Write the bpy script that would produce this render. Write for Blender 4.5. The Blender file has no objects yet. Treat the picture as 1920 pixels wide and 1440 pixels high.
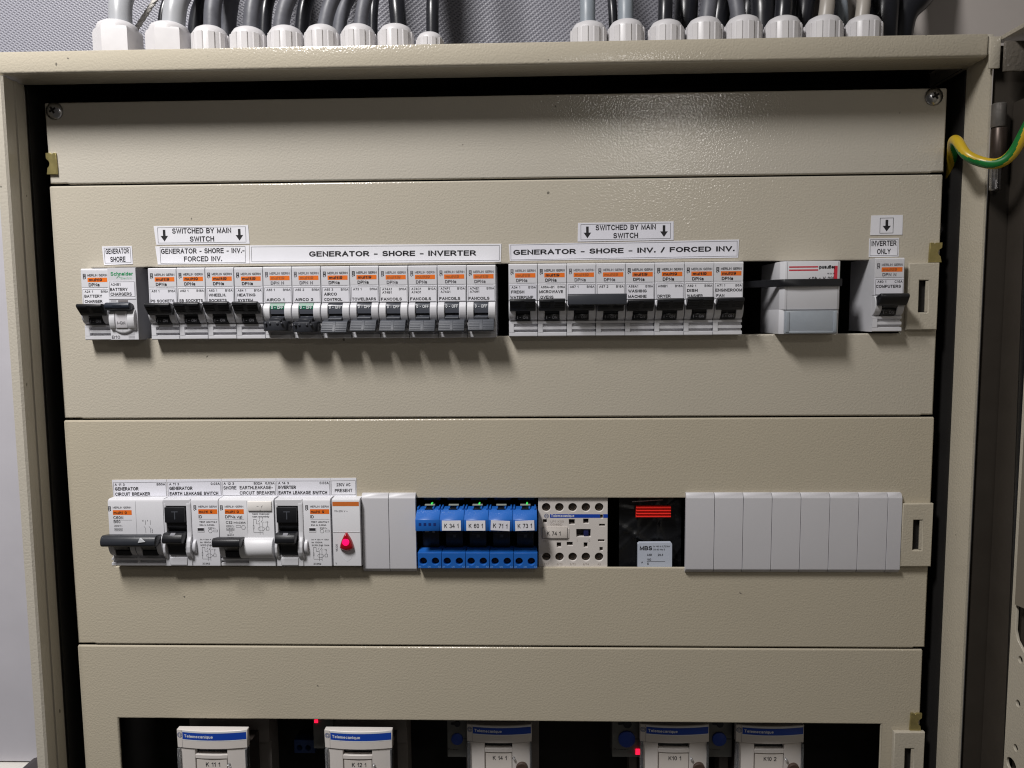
import bpy, bmesh, math, random
from mathutils import Vector, Matrix
random.seed(7)
scn = bpy.context.scene
C = scn.collection
MM = 0.001
# ------------------------------------------------------------------ camera
F_PX, DIST = 1443.0, 486.0
PITCH, YAW, ROLL = math.radians(-5.2019), math.radians(1.7308), math.radians(0.4529)
ROT = Matrix.Rotation(YAW, 3, 'Z') @ Matrix.Rotation(PITCH, 3, 'X') @ Matrix.Rotation(ROLL, 3, 'Y')
cam = bpy.data.cameras.new('camera')
cam.sensor_width = 36.0
cam.lens = 36.0 * F_PX / 1920
cam.clip_start, cam.clip_end = 0.01, 20
camo = bpy.data.objects.new('camera', cam)
C.objects.link(camo)
cx, cz, cy = ROT @ Vector((1, 0, 0)), ROT @ Vector((0, -1, 0)), ROT @ Vector((0, 0, 1))
camo.matrix_world = Matrix(((cx.x, cy.x, cz.x, 0), (cx.y, cy.y, cz.y, -DIST * MM), (cx.z, cy.z, cz.z, 0), (0, 0, 0, 1)))
scn.camera = camo
# ------------------------------------------------------------------ light
w = bpy.data.worlds.new('World'); scn.world = w; w.use_nodes = True
w.node_tree.nodes['Background'].inputs[0].default_value = (1.0, 0.93, 0.87, 1)
w.node_tree.nodes['Background'].inputs[1].default_value = 0.05
def lamp(name, loc, aim, size, power, col):
    l = bpy.data.lights.new(name, 'AREA'); l.shape = 'DISK'; l.size = size * MM
    l.energy = power; l.color = col
    o = bpy.data.objects.new(name, l); C.objects.link(o)
    o.location = Vector(loc) * MM
    o.rotation_euler = (Vector(aim) - Vector(loc)).to_track_quat('-Z', 'Y').to_euler()
    return l
lamp('ceiling_lamp', (-451, -594, 871), (-951, -144, 131), 320, 23.2, (1.0, 0.975, 0.962))
lamp('work_lamp', (170, -560, 250), (70, 0, 100), 26, 0.15, (1.0, 0.95, 0.9))
scn.view_settings.view_transform = 'Standard'
scn.view_settings.look = 'None'
scn.view_settings.exposure = 0
scn.view_settings.gamma = 1
scn.cycles.filter_width = 1.15

# ------------------------------------------------------------------ helpers
def at(x, y, Y=0.0):
    """photograph pixel -> (X, Z) in mm on the vertical plane at depth Y"""
    d = ROT @ Vector(((x - 960) / F_PX, 1, -(y - 720) / F_PX))
    t = (DIST + Y) / d.y
    return d.x * t, d.z * t
def lin(c):
    return tuple(((v / 255) / 12.92 if v / 255 <= 0.04045 else ((v / 255 + 0.055) / 1.055) ** 2.4) for v in c) + (1,)
MATS = {}
def mat(name, col, rough=0.45, bump=0, bscale=500, bdist=0.0004, spec=0.5, metal=0, vary=0.06, vscale=60, trans=0, emit=None, estr=0, alpha=1, coat=0, rvar=0.1, obvar=0, specks=0):
    if name in MATS: return MATS[name]
    m = bpy.data.materials.new(name); m.use_nodes = True
    nt = m.node_tree; n = nt.nodes; lk = nt.links
    b = n['Principled BSDF']
    base = lin(col)
    b.inputs['Base Color'].default_value = base
    b.inputs['Roughness'].default_value = rough
    b.inputs['Metallic'].default_value = metal
    b.inputs['Specular IOR Level'].default_value = spec
    b.inputs['Transmission Weight'].default_value = trans
    b.inputs['Coat Weight'].default_value = coat
    b.inputs['Alpha'].default_value = alpha
    tc = n.new('ShaderNodeTexCoord')
    if vary:
        nz = n.new('ShaderNodeTexNoise'); nz.inputs['Scale'].default_value = vscale; nz.inputs['Detail'].default_value = 5
        lk.new(tc.outputs['Object'], nz.inputs['Vector'])
        mx = n.new('ShaderNodeMix'); mx.data_type = 'RGBA'
        mx.inputs['A'].default_value = tuple(v * (1 - vary) for v in base[:3]) + (1,)
        mx.inputs['B'].default_value = tuple(min(1, v * (1 + vary)) for v in base[:3]) + (1,)
        lk.new(nz.outputs['Fac'], mx.inputs['Factor'])
        out = mx.outputs['Result']
        if obvar:
            oi = n.new('ShaderNodeObjectInfo'); hs = n.new('ShaderNodeHueSaturation')
            r1 = n.new('ShaderNodeMapRange'); r1.inputs['To Min'].default_value = 1 - obvar; r1.inputs['To Max'].default_value = 1 + obvar * .6
            r2 = n.new('ShaderNodeMapRange'); r2.inputs['To Min'].default_value = 1.3; r2.inputs['To Max'].default_value = 0.8
            lk.new(oi.outputs['Random'], r1.inputs['Value']); lk.new(oi.outputs['Random'], r2.inputs['Value'])
            lk.new(r1.outputs['Result'], hs.inputs['Value']); lk.new(r2.outputs['Result'], hs.inputs['Saturation']); lk.new(out, hs.inputs['Color']); out = hs.outputs['Color']
        if specks:
            sn = n.new('ShaderNodeTexNoise'); sn.inputs['Scale'].default_value = specks; sn.inputs['Detail'].default_value = 1
            lk.new(tc.outputs['Object'], sn.inputs['Vector'])
            sr = n.new('ShaderNodeMapRange'); sr.inputs['From Min'].default_value = .79; sr.inputs['From Max'].default_value = .81
            lk.new(sn.outputs['Fac'], sr.inputs['Value'])
            sm = n.new('ShaderNodeMix'); sm.data_type = 'RGBA'; sm.inputs['B'].default_value = tuple(v * .35 for v in base[:3]) + (1,)
            lk.new(sr.outputs['Result'], sm.inputs['Factor']); lk.new(out, sm.inputs['A']); out = sm.outputs['Result']
        lk.new(out, b.inputs['Base Color'])
        mr = n.new('ShaderNodeMapRange')
        mr.inputs['To Min'].default_value = max(0.02, rough - rvar); mr.inputs['To Max'].default_value = min(1, rough + rvar)
        lk.new(nz.outputs['Fac'], mr.inputs['Value']); lk.new(mr.outputs['Result'], b.inputs['Roughness'])
    if bump:
        nb = n.new('ShaderNodeTexNoise'); nb.inputs['Scale'].default_value = bscale; nb.inputs['Detail'].default_value = 1.5
        lk.new(tc.outputs['Object'], nb.inputs['Vector'])
        bp = n.new('ShaderNodeBump'); bp.inputs['Strength'].default_value = bump; bp.inputs['Distance'].default_value = bdist
        lk.new(nb.outputs['Fac'], bp.inputs['Height']); lk.new(bp.outputs['Normal'], b.inputs['Normal'])
    if emit:
        b.inputs['Emission Color'].default_value = lin(emit); b.inputs['Emission Strength'].default_value = estr
    MATS[name] = m
    return m
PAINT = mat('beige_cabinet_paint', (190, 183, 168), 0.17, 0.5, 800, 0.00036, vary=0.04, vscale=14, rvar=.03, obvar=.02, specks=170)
INNER = mat('interior_shade', (20, 17, 15), 0.8)  # shade of the voids and recesses put into the colour
WHITE = mat('light_grey_plastic', (212, 212, 216), 0.42, 0.08, 1500, 0.0002, vary=0.04, obvar=.05)
GREYP = mat('brand_face_plastic', (214, 214, 219), 0.45, vary=0.03)
SIDEG = mat('grey_side_plastic', (140, 140, 145), 0.5)
BLACK = mat('black_toggle_plastic', (24, 25, 29), 0.42, 0.15, 1200, 0.0002)
TOGG = mat('grey_toggle_plastic', (74, 77, 84), 0.5, 0.2, 1200, 0.0002)  # paler than the black toggles, for handles turned down
DRUMB = mat('black_drum', (20, 21, 25), 0.28)
DRUMG = mat('grey_drum', (74, 77, 85), 0.3)
NAVY = mat('blue_black_plastic', (38, 43, 54), 0.38)
PAPER = mat('label_paper', (230, 230, 237), 0.5, vary=0.03, obvar=.025)
INK = mat('black_ink', (26, 25, 30), 0.6, vary=0)
INKF = mat('faded_ink', (96, 94, 100), 0.6, vary=0)
INKW = mat('white_ink', (225, 228, 232), 0.5, vary=0)
INKG = mat('grey_ink', (128, 128, 134), 0.5, vary=0)
GREEN = mat('green_print', (30, 148, 92), 0.5, vary=0)
GREEND = mat('green_flag', (16, 104, 76), 0.4, vary=0)
ORANGE = mat('orange_print', (238, 118, 32), 0.45, vary=0.05)
ORANGE2 = mat('dull_orange_print', (206, 112, 50), 0.45, vary=0.05)
ORINK = mat('brown_on_orange_ink', (172, 92, 44), 0.6, vary=0)
RED = mat('red_print', (205, 45, 62), 0.45, vary=0)
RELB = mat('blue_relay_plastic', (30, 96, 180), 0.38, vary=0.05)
RELD = mat('dark_recess_plastic', (14, 17, 26), 0.35)
CREAM = mat('contactor_plastic', (214, 208, 203), 0.45, 0.06, 1500, 0.0002, vary=0.03)
BLUEP = mat('blue_print', (22, 68, 170), 0.4, vary=0)
BRASS = mat('zinc_yellow_steel', (168, 156, 104), 0.35, 0.3, 300, 0.0003, metal=0.7, vary=0.25, vscale=300)
STEEL = mat('dull_steel', (170, 170, 172), 0.28, metal=1.0, vary=0.2, vscale=300)
DARKM = mat('brown_steel', (70, 60, 54), 0.4, metal=0.6, vary=0.2, vscale=200)
SCREW = mat('dark_screw_metal', (92, 82, 74), 0.32, metal=0.85, vary=0.25, vscale=600)
BLANK = mat('blank_plate_plastic', (200, 199, 203), 0.42, 0.05, 1500, 0.0002, vary=0.03, vscale=30)
GLAND = mat('gland_nylon', (203, 201, 203), 0.4, vary=0.05, vscale=150)
RUBBER = mat('black_rubber', (18, 18, 20), 0.3, 0.2, 300, 0.0004)
GASK = mat('brown_black_gasket', (56, 50, 43), 0.6, vary=0.15)
CLEAR = mat('clear_cover_plastic', (225, 228, 232), 0.12, trans=0.9, vary=0)
SMOKE = mat('translucent_window', (186, 194, 203), 0.22, 0.1, 900, 0.0002, vary=0.06, vscale=200, trans=0.35)

class MB:
    def __init__(s): s.v = []; s.f = []; s.m = []
    def add(s, vs, fs, mi=0):
        o = len(s.v); s.v += [tuple(v) for v in vs]
        for f in fs: s.f.append([i + o for i in f]); s.m.append(mi)
        return s
    def bm(s, bm, mi=0):
        bm.verts.ensure_lookup_table(); bm.verts.index_update()
        s.add([v.co for v in bm.verts], [[v.index for v in f.verts] for f in bm.faces], mi); bm.free(); return s
    def box(s, x0, x1, y0, y1, z0, z1, r=0, mi=0, seg=2):
        bm = bmesh.new(); bmesh.ops.create_cube(bm, size=1)
        for v in bm.verts:
            v.co = Vector((x0 if v.co.x < 0 else x1, y0 if v.co.y < 0 else y1, z0 if v.co.z < 0 else z1))
        if r: bmesh.ops.bevel(bm, geom=list(bm.edges), offset=r, segments=seg, affect='EDGES', profile=0.5)
        return s.bm(bm, mi)
    def prism(s, prof, a0, a1, axis='x', r=0, mi=0, seg=2):
        """profile extruded along axis. x: (y,z)  y: (x,z)  z: (x,y)"""
        bm = bmesh.new()
        def mk(p, a): return {'x': (a, p[0], p[1]), 'y': (p[0], a, p[1]), 'z': (p[0], p[1], a)}[axis]
        A = [bm.verts.new(mk(p, a0)) for p in prof]; B = [bm.verts.new(mk(p, a1)) for p in prof]
        n = len(prof)
        bm.faces.new(A); bm.faces.new(B[::-1])
        for i in range(n): bm.faces.new((A[i], B[i], B[(i + 1) % n], A[(i + 1) % n]))
        bmesh.ops.recalc_face_normals(bm, faces=bm.faces)
        if r: bmesh.ops.bevel(bm, geom=list(bm.edges), offset=r, segments=seg, affect='EDGES', profile=0.5, clamp_overlap=True)
        return s.bm(bm, mi)
    def lathe(s, prof, c, axis='y', seg=20, mi=0, start=0.0):
        """prof: (radius, along). axis y: c=(x,z); axis z: c=(x,y)"""
        vs = []; fs = []; n = len(prof)
        for k in range(seg):
            a = start + 2 * math.pi * k / seg; ca, sa = math.cos(a), math.sin(a)
            for r_, h in prof:
                vs.append((c[0] + r_ * ca, h, c[1] + r_ * sa) if axis == 'y' else (c[0] + r_ * ca, c[1] + r_ * sa, h))
        for k in range(seg):
            k2 = (k + 1) % seg
            for i in range(n - 1): fs.append([k * n + i, k * n + i + 1, k2 * n + i + 1, k2 * n + i])
        fs.append([k * n for k in range(seg)]); fs.append([k * n + n - 1 for k in range(seg)][::-1])
        bm = bmesh.new(); bv = [bm.verts.new(v) for v in vs]
        for f in fs:
            try: bm.faces.new([bv[i] for i in f])
            except ValueError: pass
        bmesh.ops.remove_doubles(bm, verts=bm.verts, dist=1e-5)
        bmesh.ops.recalc_face_normals(bm, faces=bm.faces)
        return s.bm(bm, mi)
    def tube(s, pts, r, seg=12, sub=6, mi=0, mfun=None, rfun=None, lump=0):
        P = [Vector(p) for p in pts]; path = []
        for i in range(len(P) - 1):
            p0, p1, p2, p3 = P[max(0, i - 1)], P[i], P[i + 1], P[min(len(P) - 1, i + 2)]
            for k in range(sub):
                t = k / sub
                path.append(0.5 * ((2 * p1) + (-p0 + p2) * t + (2 * p0 - 5 * p1 + 4 * p2 - p3) * t * t + (-p0 + 3 * p1 - 3 * p2 + p3) * t ** 3))
        path.append(P[-1]); n = len(path)
        up = Vector((0.13, 1, 0.21)).normalized(); o = len(s.v); L = 0
        for i, p in enumerate(path):
            d = (path[min(i + 1, n - 1)] - path[max(i - 1, 0)]).normalized()
            a = d.cross(up).normalized(); b = a.cross(d).normalized(); up = b if b.length else up
            rr = r * (rfun(i / (n - 1)) if rfun else 1)
            for k in range(seg):
                t = 2 * math.pi * k / seg
                q = rr * (1 + (random.uniform(-lump, lump) if lump else 0))
                s.v.append(tuple(p + a * math.cos(t) * q + b * math.sin(t) * q))
        for i in range(n - 1):
            L += (path[i + 1] - path[i]).length
            for k in range(seg):
                k2 = (k + 1) % seg
                s.f.append([o + i * seg + k, o + i * seg + k2, o + (i + 1) * seg + k2, o + (i + 1) * seg + k])
                s.m.append(mfun(L, k / seg) if mfun else mi)
        s.f.append([o + k for k in range(seg)][::-1]); s.m.append(mi)
        s.f.append([o + (n - 1) * seg + k for k in range(seg)]); s.m.append(mi)
        return s
    def plate(s, outline, holes, y0, y1, r=0, mi=0):
        """flat plate in XZ between y0 (front) and y1 (back) with real holes"""
        cu = bpy.data.curves.new('tmp', 'CURVE'); cu.dimensions = '2D'; cu.fill_mode = 'BOTH'
        for poly in [outline] + list(holes):
            sp = cu.splines.new('POLY'); sp.points.add(len(poly) - 1)
            for p, q in zip(sp.points, poly): p.co = (q[0], q[1], 0, 1)
            sp.use_cyclic_u = True
        cu.extrude = (y1 - y0) / 2 - r; cu.bevel_depth = r; cu.bevel_resolution = 2; cu.offset = -r
        ob = bpy.data.objects.new('tmp', cu); me = ob.to_mesh()
        ym = (y0 + y1) / 2
        s.add([(v.co.x, ym - v.co.z, v.co.y) for v in me.vertices], [list(p.vertices) for p in me.polygons], mi)
        ob.to_mesh_clear(); bpy.data.objects.remove(ob); bpy.data.curves.remove(cu)
        return s
    def mesh(s, name, mats, smooth=35):
        me = bpy.data.meshes.new(name)
        me.from_pydata([(a * MM, b * MM, c * MM) for a, b, c in s.v], [], s.f)
        for m in (mats if isinstance(mats, (list, tuple)) else [mats]): me.materials.append(m)
        me.polygons.foreach_set('material_index', s.m)
        if smooth:
            me.shade_smooth(); me.set_sharp_from_angle(angle=math.radians(smooth))
        me.update()
        return me
    def build(s, name, mats, parent=None, smooth=35):
        return obj(name, s.mesh(name, mats, smooth), parent)
def obj(name, me, parent=None):
    o = bpy.data.objects.new(name, me); C.objects.link(o)
    if parent: o.parent = parent
    return o
def tag(o, label, cat, group=None):
    o['label'] = label; o['category'] = cat
    if group: o['group'] = group
    return o
def thing(name, label, cat, x=0, y=0, z=0, group=None, rot=0):
    o = bpy.data.objects.new(name, None); C.objects.link(o); o.empty_display_size = 0.01
    o.location = (x * MM, y * MM, z * MM); o.rotation_euler = (0, rot, 0)
    return tag(o, label, cat, group)
def rect(x0, x1, z0, z1): return [(x0, z0), (x1, z0), (x1, z1), (x0, z1)]
def circ(x, z, r, n=20): return [(x + r * math.cos(2 * math.pi * k / n), z + r * math.sin(2 * math.pi * k / n)) for k in range(n)]

# stroke lettering: plain grotesque capitals and digits, drawn as strips of constant weight
def _arc(cx, cy, rx, ry, a0, a1, n=10):
    return [(cx + rx * math.cos(math.radians(a0 + (a1 - a0) * i / n)), cy + ry * math.sin(math.radians(a0 + (a1 - a0) * i / n))) for i in range(n + 1)]
def _font():
    A = _arc; F = {}
    F['A'] = (.68, [[(0, 0), (.34, 1), (.68, 0)], [(.13, .36), (.55, .36)]])
    F['B'] = (.58, [[(0, 0), (0, 1), (.3, 1)] + A(.3, .76, .25, .24, 90, -90) + [(0, .52)], [(0, 0), (.32, 0)] + A(.32, .26, .27, .26, -90, 90)])
    F['C'] = (.66, [A(.36, .5, .36, .5, 42, 318, 18)])
    F['D'] = (.62, [[(0, 0), (0, 1), (.25, 1)] + A(.25, .5, .37, .5, 90, -90, 14) + [(0, 0)]])
    F['E'] = (.54, [[(.54, 1), (0, 1), (0, 0), (.54, 0)], [(0, .53), (.49, .53)]])
    F['F'] = (.5, [[(.5, 1), (0, 1), (0, 0)], [(0, .52), (.44, .52)]])
    F['G'] = (.7, [A(.36, .5, .36, .5, 45, 300, 18) + [(.68, .14), (.68, .46), (.4, .46)]])
    F['H'] = (.58, [[(0, 0), (0, 1)], [(.58, 0), (.58, 1)], [(0, .52), (.58, .52)]])
    F['I'] = (.02, [[(.01, 0), (.01, 1)]])
    F['J'] = (.42, [[(.42, 1), (.42, .25)] + A(.21, .24, .21, .24, 0, -180)])
    F['K'] = (.6, [[(0, 0), (0, 1)], [(.56, 1), (0, .38)], [(.2, .6), (.6, 0)]])
    F['L'] = (.48, [[(0, 1), (0, 0), (.48, 0)]])
    F['M'] = (.72, [[(0, 0), (0, 1), (.36, .08), (.72, 1), (.72, 0)]])
    F['N'] = (.58, [[(0, 0), (0, 1), (.58, 0), (.58, 1)]])
    F['O'] = (.74, [A(.37, .5, .37, .5, 90, 450, 24)])
    F['P'] = (.56, [[(0, 0), (0, 1), (.3, 1)] + A(.3, .73, .26, .27, 90, -90) + [(0, .46)]])
    F['Q'] = (.74, [A(.37, .5, .37, .5, 90, 450, 24), [(.45, .25), (.74, -.05)]])
    F['R'] = (.62, [[(0, 0), (0, 1), (.32, 1)] + A(.32, .74, .26, .26, 90, -90) + [(0, .48)], [(.3, .47), (.62, 0)]])
    F['S'] = (.58, [A(.29, .745, .26, .255, 30, 250, 12) + A(.29, .265, .29, .265, 75, -160, 12)])
    F['T'] = (.58, [[(0, 1), (.58, 1)], [(.29, 1), (.29, 0)]])
    F['U'] = (.58, [[(0, 1), (0, .3)] + A(.29, .29, .29, .29, 180, 360) + [(.58, 1)]])
    F['V'] = (.66, [[(0, 1), (.33, 0), (.66, 1)]])
    F['W'] = (.94, [[(0, 1), (.24, 0), (.47, .95), (.7, 0), (.94, 1)]])
    F['X'] = (.62, [[(0, 0), (.62, 1)], [(0, 1), (.62, 0)]])
    F['Y'] = (.62, [[(0, 1), (.31, .45), (.62, 1)], [(.31, .45), (.31, 0)]])
    F['Z'] = (.56, [[(0, 1), (.56, 1), (0, 0), (.56, 0)]])
    F['0'] = (.5, [A(.25, .5, .25, .5, 90, 450, 20)])
    F['1'] = (.3, [[(0, .74), (.14, .82), (.26, 1), (.26, 0)]])
    F['2'] = (.5, [A(.25, .73, .25, .27, 165, -25, 10) + [(0, 0), (.5, 0)]])
    F['3'] = (.5, [A(.24, .75, .22, .25, 150, -80, 10), A(.24, .27, .26, .27, 85, -150, 10)])
    F['4'] = (.54, [[(.4, 0), (.4, 1), (0, .3), (.54, .3)]])
    F['5'] = (.5, [[(.45, 1), (.1, 1), (.04, .5)] + A(.24, .33, .26, .33, 125, -155, 12)])
    F['6'] = (.5, [A(.26, .32, .24, .32, 90, 450, 16), A(.3, .5, .28, .5, 45, 180, 8)])
    F['7'] = (.5, [[(0, 1), (.5, 1), (.16, 0)]])
    F['8'] = (.5, [A(.25, .76, .21, .24, 90, 450, 14), A(.25, .27, .25, .27, 90, 450, 14)])
    F['9'] = (.5, [A(.24, .68, .24, .32, 90, 450, 16), A(.2, .5, .28, .5, 0, -135, 8)])
    F['-'] = (.3, [[(0, .38), (.3, .38)]]); F['.'] = (.04, [[(.02, 0), (.02, .1)]]); F[','] = (.06, [[(.05, .08), (0, -.12)]])
    F['/'] = (.34, [[(0, -.05), (.34, 1.02)]]); F['+'] = (.5, [[(0, .42), (.5, .42)], [(.25, .17), (.25, .67)]]); F['='] = (.5, [[(0, .3), (.5, .3)], [(0, .55), (.5, .55)]])
    F['~'] = (.5, [A(.125, .42, .125, .14, 180, 0, 6) + A(.375, .42, .125, .14, 180, 360, 6)]); F[' '] = (.24, [])
    F['a'] = (.46, [A(.22, .55, .2, .17, 160, 0, 8) + [(.42, .0)], A(.21, .2, .21, .2, 60, 330, 10), [(.3, .38), (.42, .42)]])
    for ch, v in {'m': (.7, [[(0, 0), (0, .7)], [(0, .42)] + A(.175, .48, .175, .2, 180, 0, 6) + [(.35, 0)], [(.35, .42)] + A(.525, .48, .175, .2, 180, 0, 6) + [(.7, 0)]]),
                  'u': (.44, [[(0, .7), (0, .22)] + A(.22, .22, .22, .22, 180, 360, 8) + [(.44, .7)], [(.44, .7), (.44, 0)]]), 'l': (.02, [[(.01, 0), (.01, 1)]]),
                  't': (.3, [[(.12, .93), (.12, .16), (.2, .02), (.3, .02)], [(0, .68), (.28, .68)]]), 'i': (.02, [[(.01, 0), (.01, .68)], [(.01, .9), (.01, .98)]]),
                  'e': (.48, [[(.02, .37), (.47, .37)] + A(.24, .35, .24, .35, 8, 312, 14)]), 'n': (.42, [[(0, 0), (0, .7)], [(0, .42)] + A(.21, .48, .21, .22, 180, 0, 8) + [(.42, 0)]]),
                  'r': (.28, [[(0, 0), (0, .7)], [(0, .42)] + A(.2, .46, .2, .23, 180, 70, 6)]), 'd': (.46, [A(.22, .35, .22, .35, 90, 450, 14), [(.46, 0), (.46, 1)]]),
                  'c': (.44, [A(.24, .35, .24, .35, 48, 312, 12)]), 'h': (.42, [[(0, 0), (0, 1)], [(0, .42)] + A(.21, .48, .21, .22, 180, 0, 8) + [(.42, 0)]]),
                  'g': (.46, [A(.22, .35, .22, .35, 90, 450, 14), [(.46, .7), (.46, -.05)] + A(.23, -.08, .23, .2, 0, -150, 6)]), 'q': (.46, [A(.22, .35, .22, .35, 90, 450, 14), [(.46, .7), (.46, -.28)]])}.items(): F[ch] = v
    return F
FONT = _font()
GLY = {}
def strip(pts, w_):
    """polyline -> mitred strip"""
    P = [Vector(p) for p in pts]; P = [p for i, p in enumerate(P) if i == 0 or (p - P[i - 1]).length > 1e-5]
    n = len(P); closed = (P[0] - P[-1]).length < 1e-4 and n > 3; L = []; R = []
    for i in range(n):
        if closed: a, b = P[i - 1] if i else P[n - 2], P[i + 1] if i < n - 1 else P[1]
        else: a, b = P[max(i - 1, 0)], P[min(i + 1, n - 1)]
        d1 = (P[i] - a).normalized() if (P[i] - a).length > 1e-6 else None; d2 = (b - P[i]).normalized() if (b - P[i]).length > 1e-6 else None
        if d1 is None: d1 = d2
        if d2 is None: d2 = d1
        t = d1 + d2
        t = t.normalized() if t.length > 1e-4 else d1
        nrm = Vector((-t.y, t.x)); c = max(.45, nrm.dot(Vector((-d1.y, d1.x))))
        p = P[i].copy()
        if not closed and i == 0: p -= d2 * w_ * .45
        if not closed and i == n - 1: p += d1 * w_ * .45
        L.append(p + nrm * w_ / 2 / c); R.append(p - nrm * w_ / 2 / c)
    vs = [tuple(q) for q in L + R]
    return vs, [[i, i + 1, n + i + 1, n + i] for i in range(n - 1)]
def glyphs(t, bold):
    """outline of a line of text with cap height 1: (verts with a layer index, faces)"""
    k = (t, bold)
    if k in GLY: return GLY[k]
    vs = []; fs = []; x = 0; wgt = .14 + bold * 2.0; lay = 0
    if all(ch in FONT for ch in t):
        for ch in t:
            adv, strokes = FONT[ch]
            for st in strokes:
                a, b = strip([(x + q[0], q[1] * (1 - wgt) + wgt / 2) for q in st], wgt)
                o = len(vs); vs += [(p[0], p[1], lay) for p in a]; fs += [[i + o for i in f] for f in b]; lay += 1
            x += adv + .2 + wgt * .45
    else:
        cu = bpy.data.curves.new('tmp', 'FONT'); cu.body = t; cu.size = 1.4; cu.resolution_u = 2; cu.offset = bold
        ob = bpy.data.objects.new('tmp', cu); me = ob.to_mesh()
        vs = [(v.co.x, v.co.y, 0) for v in me.vertices]; fs = [list(p.vertices) for p in me.polygons]
        ob.to_mesh_clear(); bpy.data.objects.remove(ob); bpy.data.curves.remove(cu)
    GLY[k] = (vs, fs); return GLY[k]
class PR(MB):
    """flat print in the XZ plane at depth y (y may be a function of x)"""
    def __init__(s, y): super().__init__(); s.y = y
    def yy(s, x): return s.y(x) if callable(s.y) else s.y
    def quad(s, x0, x1, z0, z1, n=1):
        for i in range(n):
            a, b = x0 + (x1 - x0) * i / n, x0 + (x1 - x0) * (i + 1) / n
            s.add([(a, s.yy(a), z0), (b, s.yy(b), z0), (b, s.yy(b), z1), (a, s.yy(a), z1)], [[0, 1, 2, 3]])
        return s
    def frame(s, x0, x1, z0, z1, t=0.18):
        s.quad(x0, x1, z0, z0 + t); s.quad(x0, x1, z1 - t, z1); s.quad(x0, x0 + t, z0 + t, z1 - t); s.quad(x1 - t, x1, z0 + t, z1 - t); return s
    def line(s, x0, z0, x1, z1, t=0.16):
        d = Vector((x1 - x0, z1 - z0)); p = Vector((-d.y, d.x)).normalized() * t / 2
        q = [(x0 + p.x, z0 + p.y), (x0 - p.x, z0 - p.y), (x1 - p.x, z1 - p.y), (x1 + p.x, z1 + p.y)]
        return s.poly(q)
    def poly(s, q): return s.add([(a, s.yy(a), b) for a, b in q], [list(range(len(q)))])
    def ring(s, x, z, r, t=0.16, n=16, a0=0, a1=2 * math.pi, sz=1):
        for k in range(n):
            a, b = a0 + (a1 - a0) * k / n, a0 + (a1 - a0) * (k + 1) / n
            s.line(x + r * math.cos(a), z + sz * r * math.sin(a), x + r * math.cos(b), z + sz * r * math.sin(b), t)
        return s
    def text(s, t, x, z, cap, width=None, align='l', bold=0.012, rot=0):
        vs, fs = glyphs(t, bold)
        if not vs: return s
        x0 = min(v[0] for v in vs); x1 = max(v[0] for v in vs)
        k = cap; kx = width / (x1 - x0) if width else k; W = kx * (x1 - x0)
        off = {'l': 0, 'c': -W / 2, 'r': -W}[align]; o = []
        for a, b, ly in vs:
            u, v_ = off + (a - x0) * kx, b * k
            if rot == 180: u, v_ = -u, -v_
            elif rot == 90: u, v_ = -v_, u
            o.append((x + u, s.yy(x + u) - .0015 * (ly % 9), z + v_))
        return s.add(o, fs)
    def arrow(s, x, z0, z1, w):
        m = z0 + (z1 - z0) * 0.48
        s.quad(x - w * 0.17, x + w * 0.17, m, z1)
        return s.poly([(x, z0), (x + w / 2, m), (x - w / 2, m)])
    def build(s, name, mats, parent=None): return super().build(name, mats, parent, 0)

# ------------------------------------------------------------------ room: walls behind and beside
def weave():
    m = bpy.data.materials.new('woven_grey_vinyl'); m.use_nodes = True
    nt = m.node_tree; n = nt.nodes; lk = nt.links; b = n['Principled BSDF']
    tc = n.new('ShaderNodeTexCoord')
    def wave(rz, sc):
        mp = n.new('ShaderNodeMapping'); mp.inputs['Rotation'].default_value = (0, rz, 0)
        lk.new(tc.outputs['Object'], mp.inputs['Vector'])
        wv = n.new('ShaderNodeTexWave'); wv.bands_direction = 'X'; wv.inputs['Scale'].default_value = sc
        wv.inputs['Distortion'].default_value = 0.6; wv.inputs['Detail'].default_value = 1; wv.inputs['Detail Scale'].default_value = 4
        lk.new(mp.outputs['Vector'], wv.inputs['Vector']); return wv
    a, c = wave(math.radians(58), 150), wave(math.radians(-52), 105)
    mx = n.new('ShaderNodeMath'); mx.operation = 'MAXIMUM'
    lk.new(a.outputs['Fac'], mx.inputs[0]); lk.new(c.outputs['Fac'], mx.inputs[1])
    rp = n.new('ShaderNodeMapRange'); rp.inputs['From Min'].default_value = 0.3
    lk.new(mx.outputs[0], rp.inputs['Value'])
    cm = n.new('ShaderNodeMix'); cm.data_type = 'RGBA'
    cm.inputs['A'].default_value = lin((106, 106, 115)); cm.inputs['B'].default_value = lin((148, 148, 157))
    lk.new(rp.outputs['Result'], cm.inputs['Factor']); lk.new(cm.outputs['Result'], b.inputs['Base Color'])
    bp = n.new('ShaderNodeBump'); bp.inputs['Strength'].default_value = 0.5; bp.inputs['Distance'].default_value = 0.0006
    lk.new(mx.outputs[0], bp.inputs['Height']); lk.new(bp.outputs['Normal'], b.inputs['Normal'])
    b.inputs['Roughness'].default_value = 0.42
    return m
WALLW = mat('white_wall_laminate', (188, 186, 192), 0.4, 0.1, 60, 0.0006, vary=0.12, vscale=22)
def struct(o): o['kind'] = 'structure'; return o
struct(MB().box(-700, 196, 178, 190, 120, 460).build('back_wall', weave()))
struct(MB().box(199, 700, 150, 190, 120, 460).build('wall_panel', mat('pale_wall_paint', (206, 198, 192), 0.5, vary=0.04)))
struct(MB().box(-640, -330, 70, 90, at(40, 1427, 70)[1], 119).build('left_wall', WALLW))
struct(MB().box(-640, -330, 60, 90, -420, at(40, 1428, 70)[1] - 1, 1).build('wall_ledge', mat('pale_ledge', (206, 202, 196), 0.5)))
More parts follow.
